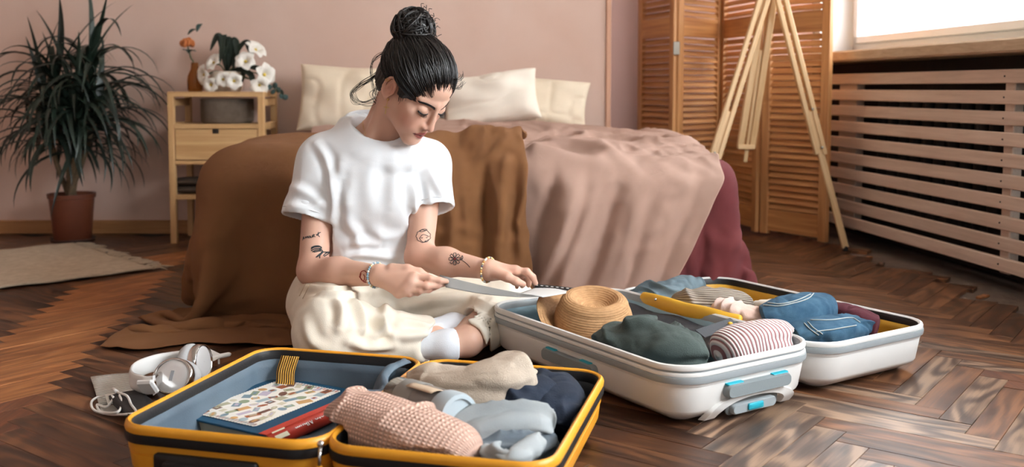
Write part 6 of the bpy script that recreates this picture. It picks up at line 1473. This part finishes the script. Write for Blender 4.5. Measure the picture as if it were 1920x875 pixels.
# lid
bundle('hooded_top', [g3(1180, 556, .108), g3(1235, 547, .120), g3(1290, 541, .122), g3(1320, 540, .120)], [.028, .040, .046, .036], [.020, .028, .034, .028], m_gbl, 'grey-blue cotton top at the hinge end of the white lid', seed=41, amp=.006, sc=15, fold=(.011, .04, .6, .7), n=56, k=80, case=CWB)
bundle('ribbed_jumper', [g3(1262, 562, .118), g3(1310, 566, .124), g3(1360, 568, .122), g3(1405, 572, .112)], [.036, .046, .048, .04], [.026, .034, .034, .028], m_rib, 'taupe ribbed jumper folded in the white suitcase lid', seed=43, amp=.006, sc=14, fold=(.007, .05, .8, .3), case=CWB)
bundle('pink_top', [g3(1340, 580, .122), g3(1365, 582, .130), g3(1400, 594, .120), g3(1440, 606, .105)], [.02, .030, .032, .026], [.018, .026, .026, .02], m_pnk, 'pale pink cotton top tucked between ribbed jumper and jeans', seed=45, amp=.005, sc=16, fold=(.008, .03, .4, .9), n=48, k=70, case=CWB)
bundle('cream_top', [g3(1415, 572, .112), g3(1445, 574, .116), g3(1480, 574, .110)], [.024, .028, .024], [.016, .02, .016], m_crm, 'cream rolled top behind the jeans in the white lid', seed=46, amp=.005, case=CWB)
jn = [bundle('jeans', [g3(1430, 606, .110), g3(1470, 594, .126), g3(1510, 586, .130), g3(1536, 580, .124)], [.050, .056, .056, .050], [.038, .044, .044, .040], m_den, 'rolled blue jeans showing the belt loops and yoke seam', 'jeans', seed=51, amp=.004, sc=12, sq=.7, fold=(.004, .05, .5, .6), n=56, k=80, roundness=.06, case=CWB),
      bundle('jeans', [g3(1480, 632, .096), g3(1520, 624, .104), g3(1565, 618, .104), g3(1608, 612, .096)], [.048, .056, .056, .046], [.022, .028, .028, .024], m_den, 'folded blue denim shorts with pale seams near the lid rim', 'jeans', seed=53, amp=.005, sc=18, sq=.62, fold=(.007, .03, .2, 1.), n=56, k=80, roundness=.06, case=CWB)]
m_sti = M('denim_stitch', (176, 184, 182), .9)
for o_, paths in ((jn[0], ([(1432, 572), (1460, 574), (1490, 568), (1515, 560), (1528, 548)], [(1440, 568), (1465, 570), (1495, 563), (1520, 552)], [(1412, 590), (1425, 600), (1440, 606)])), (jn[1], ([(1490, 598), (1510, 592), (1525, 586), (1545, 586)], [(1520, 600), (1560, 600), (1595, 596), (1612, 604)], [(1508, 606), (1520, 618), (1535, 628)], [(1515, 604), (1527, 616), (1542, 626)], [(1530, 622), (1570, 616), (1605, 610)]))):
    dg = bpy.context.evaluated_depsgraph_get(); bv = BVHTree.FromObject(o_, dg); mb = MB()
    for path in paths:
        P = []
        for x, y, _ in spline([(a, b, 0) for a, b in path], 22):
            h = bv.ray_cast(Vector((0, 0, CAMH)), Vector(ray(x, y)).normalized())
            if h[0] is not None: P.append(np.array(h[0])+np.array(h[1])*.0012)
        if len(P) > 4: mb.tube(P, .0014, 5)
    if mb.V: mb.build('seam', m_sti, o_, True)
bundle('burgundy_jumper', [g3(1545, 586, .100), g3(1580, 594, .104), g3(1620, 606, .100), g3(1648, 614, .094)], [.026, .030, .030, .026], [.026, .030, .030, .026], m_bgr, 'rolled burgundy jumper along the far rim of the white lid', seed=56, amp=.003, sc=12, roundness=.08, case=CWB)
print('cases', _t.time()-_t0)
# ================================================================== SHEET IN HER HANDS
m_shg = M('sheet_grey', (150, 148, 144), .6, (128, 126, 124), .5, 6); m_shw = M('sheet_pale', (214, 212, 208), .6, (204, 202, 198), .5, 5); m_film = M('film_black', (28, 28, 30), .5)
sp = thing('open_booklet', 'thin open booklet with a film-strip border held in both hands', 'booklet', at(1000, 550, 2.38))
def sheet(name, c_, mat, n=14, m_=10, bend=.0):
    a, b, c2, d = [np.array(x) for x in c_]; V = []
    for i in range(n):
        for j in range(m_):
            u, v = i/(n-1), j/(m_-1); p = a*(1-u)*(1-v)+b*u*(1-v)+c2*u*v+d*(1-u)*v; V.append(p+[0, 0, bend*math.sin(math.pi*u)])
    o = mk(name, V, gridF(n, m_), mat, sp); solid(o, .0012, 0); return o
fA = at(838, 521, 2.325); fB = at(838, 535, 2.335)
e1 = at(972, 553, 2.30); e2 = at(1062, 546, 2.46)
sheet('left_leaf', [fA+[-.02, .03, .002], at(1016, 556, 2.285), at(975, 552, 2.30)+[0, -.01, -.004], at(836, 538, 2.315)], m_shg, bend=-.004)
sheet('right_leaf', [at(968, 552, 2.295), at(1018, 557, 2.285), at(1082, 546, 2.42), at(1008, 538, 2.44)], m_shw, bend=.003)
q0, q1 = at(1006, 537, 2.442), at(1084, 545, 2.424); q2, q3 = at(1082, 551, 2.400), at(1002, 543, 2.420)
sheet('film_strip', [q0+[0, 0, .006], q1+[0, 0, .006], q2+[0, 0, .006], q3+[0, 0, .006]], m_film)
for k in range(8):
    t0 = (k+.25)/8.2; a = q0*(1-t0)+q1*t0; b = q3*(1-t0)+q2*t0; c_ = a*.5+b*.5+[0, 0, .0078]; d = unit(q1-q0); MB().bar(c_-d*.003, c_+d*.003, .006, .0008).build('film_frame', m_shw, sp)

# ================================================================== LOOSE THINGS BESIDE THE YELLOW CASE
# newspaper, passport, tickets
m_news = M('newsprint', (232, 228, 220), .8, stripes=(7., (176, 170, 164), 'Y', .72)); m_pap = M('paper_white', (232, 228, 220), .8); m_leaf = M('kraft_paper', (176, 128, 84), .8); m_pas = M('notebook_black', (34, 33, 34), .6, bump=.2, bs=200)
def lay(name, px4, z, mat, label, cat, th=.0012, uvn=True):
    c_ = [gnd(x, y, z) for x, y in px4]; V = []; n = 8
    for i in range(n):
        for j in range(n):
            u, v = i/(n-1), j/(n-1); p = c_[0]*(1-u)*(1-v)+c_[1]*u*(1-v)+c_[2]*u*v+c_[3]*(1-u)*v; V.append(p+[0, 0, .0012*math.sin(5*u+4*v)])
    o = mk(name, V, gridF(n, n), mat, None); set_uv(o, n, n); solid(o, th, -1); return tag(o, label, cat)
lay('notebook', [(205, 752), (262, 738), (300, 775), (250, 798)], .016, m_pas, 'black notebook lying under the white cable beside the suitcase', 'notebook', .012)
lay('newspaper', [(170, 708), (262, 698), (300, 735), (186, 760)], .006, m_news, 'printed newspaper sheet on the parquet under the headphones', 'newspaper', .003)
lay('ticket', [(196, 740), (236, 736), (240, 752), (202, 757)], .0195, m_pap, 'small white paper slip on the black notebook', 'paper')
lay('ticket', [(186, 762), (220, 758), (226, 772), (192, 776)], .004, m_pap, 'small white paper slip on the parquet under the cable loop', 'paper')
lay('kraft_tag', [(226, 738), (246, 732), (252, 750), (232, 755)], .022, m_leaf, 'brown kraft paper tag lying over the white slip', 'tag')
# cable
m_cab = M('cable_white', (232, 228, 222), .45)
P = [(220, 735, .03), (238, 742, .035), (246, 758, .03), (255, 772, .028), (240, 776, .026), (205, 776, .012), (176, 768, .008), (172, 752, .008), (190, 742, .012), (212, 744, .028), (200, 762, .014), (182, 758, .008), (190, 772, .008), (220, 772, .024), (228, 756, .026), (224, 740, .03)]
cbl = thing('cable', 'coiled white headphone cable lying over the papers', 'cable', gnd(210, 760))
MB().tube(spline([gnd(*p) for p in P], 120), .0026, 8).build('wire', m_cab, cbl, True)
MB().tube([gnd(220, 735, .03), gnd(212, 728, .034)], [.004, .0032], 8).build('plug', m_cab, cbl, True)
# headphones
m_hpw = M('headphone_white', (230, 228, 224), .35); m_hps = M('headphone_silver', (222, 220, 218), .3, metal=.25); m_hpc = M('headphone_chrome', (210, 208, 206), .12, metal=1.); m_pad = M('ear_pad', (190, 190, 190), .7, bump=.2, bs=200)
hp = thing('headphones', 'white over-ear headphones with silver cups lying on the parquet', 'headphones', gnd(310, 725))
e1c = gnd(326, 706, .048); e1n = unit(np.array([-.22, -.82, .5])); e2c = gnd(376, 678, .045); e2n = unit(np.array([.93, -.18, .12]))
def cup(c_, nrm, rw, rh, main):
    upv = unit(np.array([0, 0, 1])-nrm*nrm[2]); sd = np.cross(upv, nrm)
    def ring(prof, name, mat, n=40):
        V = []; F = []
        for r, z in prof:
            for j in range(n): t = 2*math.pi*j/n; V.append(c_+sd*r*rw*math.cos(t)+upv*r*rh*math.sin(t)+nrm*z)
        for i in range(len(prof)-1):
            for j in range(n): F.append((i*n+j, i*n+(j+1) % n, (i+1)*n+(j+1) % n, (i+1)*n+j))
        return mk(name, V, F, mat, hp)
    ring([(.02, .009), (.5, .0088), (.78, .008), (.86, .006)], 'cup_face', m_hps); ring([(.86, .006), (.90, .010), (.97, .009), (1., .002), (1., -.008), (.95, -.012)], 'cup_ring', m_hpc)
    ring([(.62, -.012), (.98, -.012), (1.06, -.020), (1.06, -.028), (.95, -.036), (.72, -.036), (.62, -.030), (.60, -.018)], 'ear_pad', m_pad)
    return upv, sd
u1, s1 = cup(e1c, e1n, .046, .040, True); u2, s2 = cup(e2c, e2n, .040, .040, False)
MB().box(e1c+e1n*.0096, (.008, .022, .0006), np.stack([s1, u1, e1n], 1)).build('cup_mark', M('mark_grey', (166, 168, 172), .4), hp)
P = [gnd(288, 722, .048), gnd(270, 722, .045), gnd(246, 712, .042), gnd(252, 695, .042), gnd(290, 680, .042), gnd(340, 672, .040), gnd(372, 668, .045)]
V = []; Q = spline(P, 40); T, _, _ = frames(Q)
for i in range(40):
    out = unit(np.cross(T[i], (0, 0, 1)))
    for (o_, z) in ((.006, -.020), (.008, 0), (.006, .020), (-.002, .021), (-.005, 0), (-.002, -.021)): V.append(Q[i]+out*o_+[0, 0, z])
o = mk('headband', V, gridF(40, 6, True)+[tuple(range(6))[::-1], tuple(39*6+j for j in range(6))], m_hpw, hp); subsurf(o, 1)
MB().bar(gnd(262, 725, .043), gnd(292, 724, .048), .012, .036, (0, -.5, .8), .004).build('slider', m_hpw, hp); MB().bar(gnd(288, 722, .048), e1c-s1*.03*(1 if s1[0] > 0 else -1), .010, .020, (0, -.5, .8), .003).build('yoke', m_hpc, hp)
# toy plane
m_pl = M('toy_white', (236, 232, 226), .5); pc_ = gnd(410, 668, .018); tp_ = thing('toy_plane', 'tiny white model aeroplane standing behind the yellow suitcase', 'toy plane', pc_-np.array([0, 0, .018])); d = unit(np.array([.75, .35, .08]))
MB().tube(spline([pc_-d*.036, pc_-d*.026, pc_, pc_+d*.022, pc_+d*.030], 14), [.001, .004, .0055, .006, .006, .006, .006, .006, .006, .006, .0058, .005, .0035, .001], 10).build('fuselage', m_pl, tp_, True)
sd = unit(np.cross(d, (0, 0, 1)))
for s_ in (1, -1):
    wg = MB(); a = pc_; tipw = pc_+sd*s_*.036-d*.016+np.array([0, 0, .012 if s_ < 0 else .002]); wg.add([a+d*.010, a-d*.008, tipw-d*.008, tipw+d*.001, a+d*.010+[0, 0, .0015], a-d*.008+[0, 0, .0015], tipw-d*.008+[0, 0, .001], tipw+d*.001+[0, 0, .001]], [(0, 1, 2, 3), (4, 7, 6, 5), (0, 3, 7, 4), (1, 5, 6, 2), (2, 6, 7, 3)]); wg.build('wing', m_pl, tp_)
    tl = pc_-d*.030; t2 = tl+sd*s_*.014-d*.006; MB().add([tl+d*.005, tl-d*.004, t2-d*.003, t2+d*.001, tl+d*.005+[0, 0, .001], tl-d*.004+[0, 0, .001], t2-d*.003+[0, 0, .001], t2+d*.001+[0, 0, .001]], [(0, 1, 2, 3), (4, 7, 6, 5), (0, 3, 7, 4), (1, 5, 6, 2), (2, 6, 7, 3)]).build('tailplane', m_pl, tp_)
f0 = pc_-d*.028; MB().add([f0+d*.006, f0-d*.006, f0-d*.010+[0, 0, .018], f0-d*.004+[0, 0, .018]]+[x+sd*.0014 for x in (f0+d*.006, f0-d*.006, f0-d*.010+[0, 0, .018], f0-d*.004+[0, 0, .018])], [(0, 1, 2, 3), (4, 7, 6, 5), (0, 3, 7, 4), (1, 5, 6, 2), (2, 6, 7, 3)]).build('fin', m_pl, tp_)
MB().tube([pc_-[0, 0, .018], pc_], .0025, 6).build('stand', m_pl, tp_)
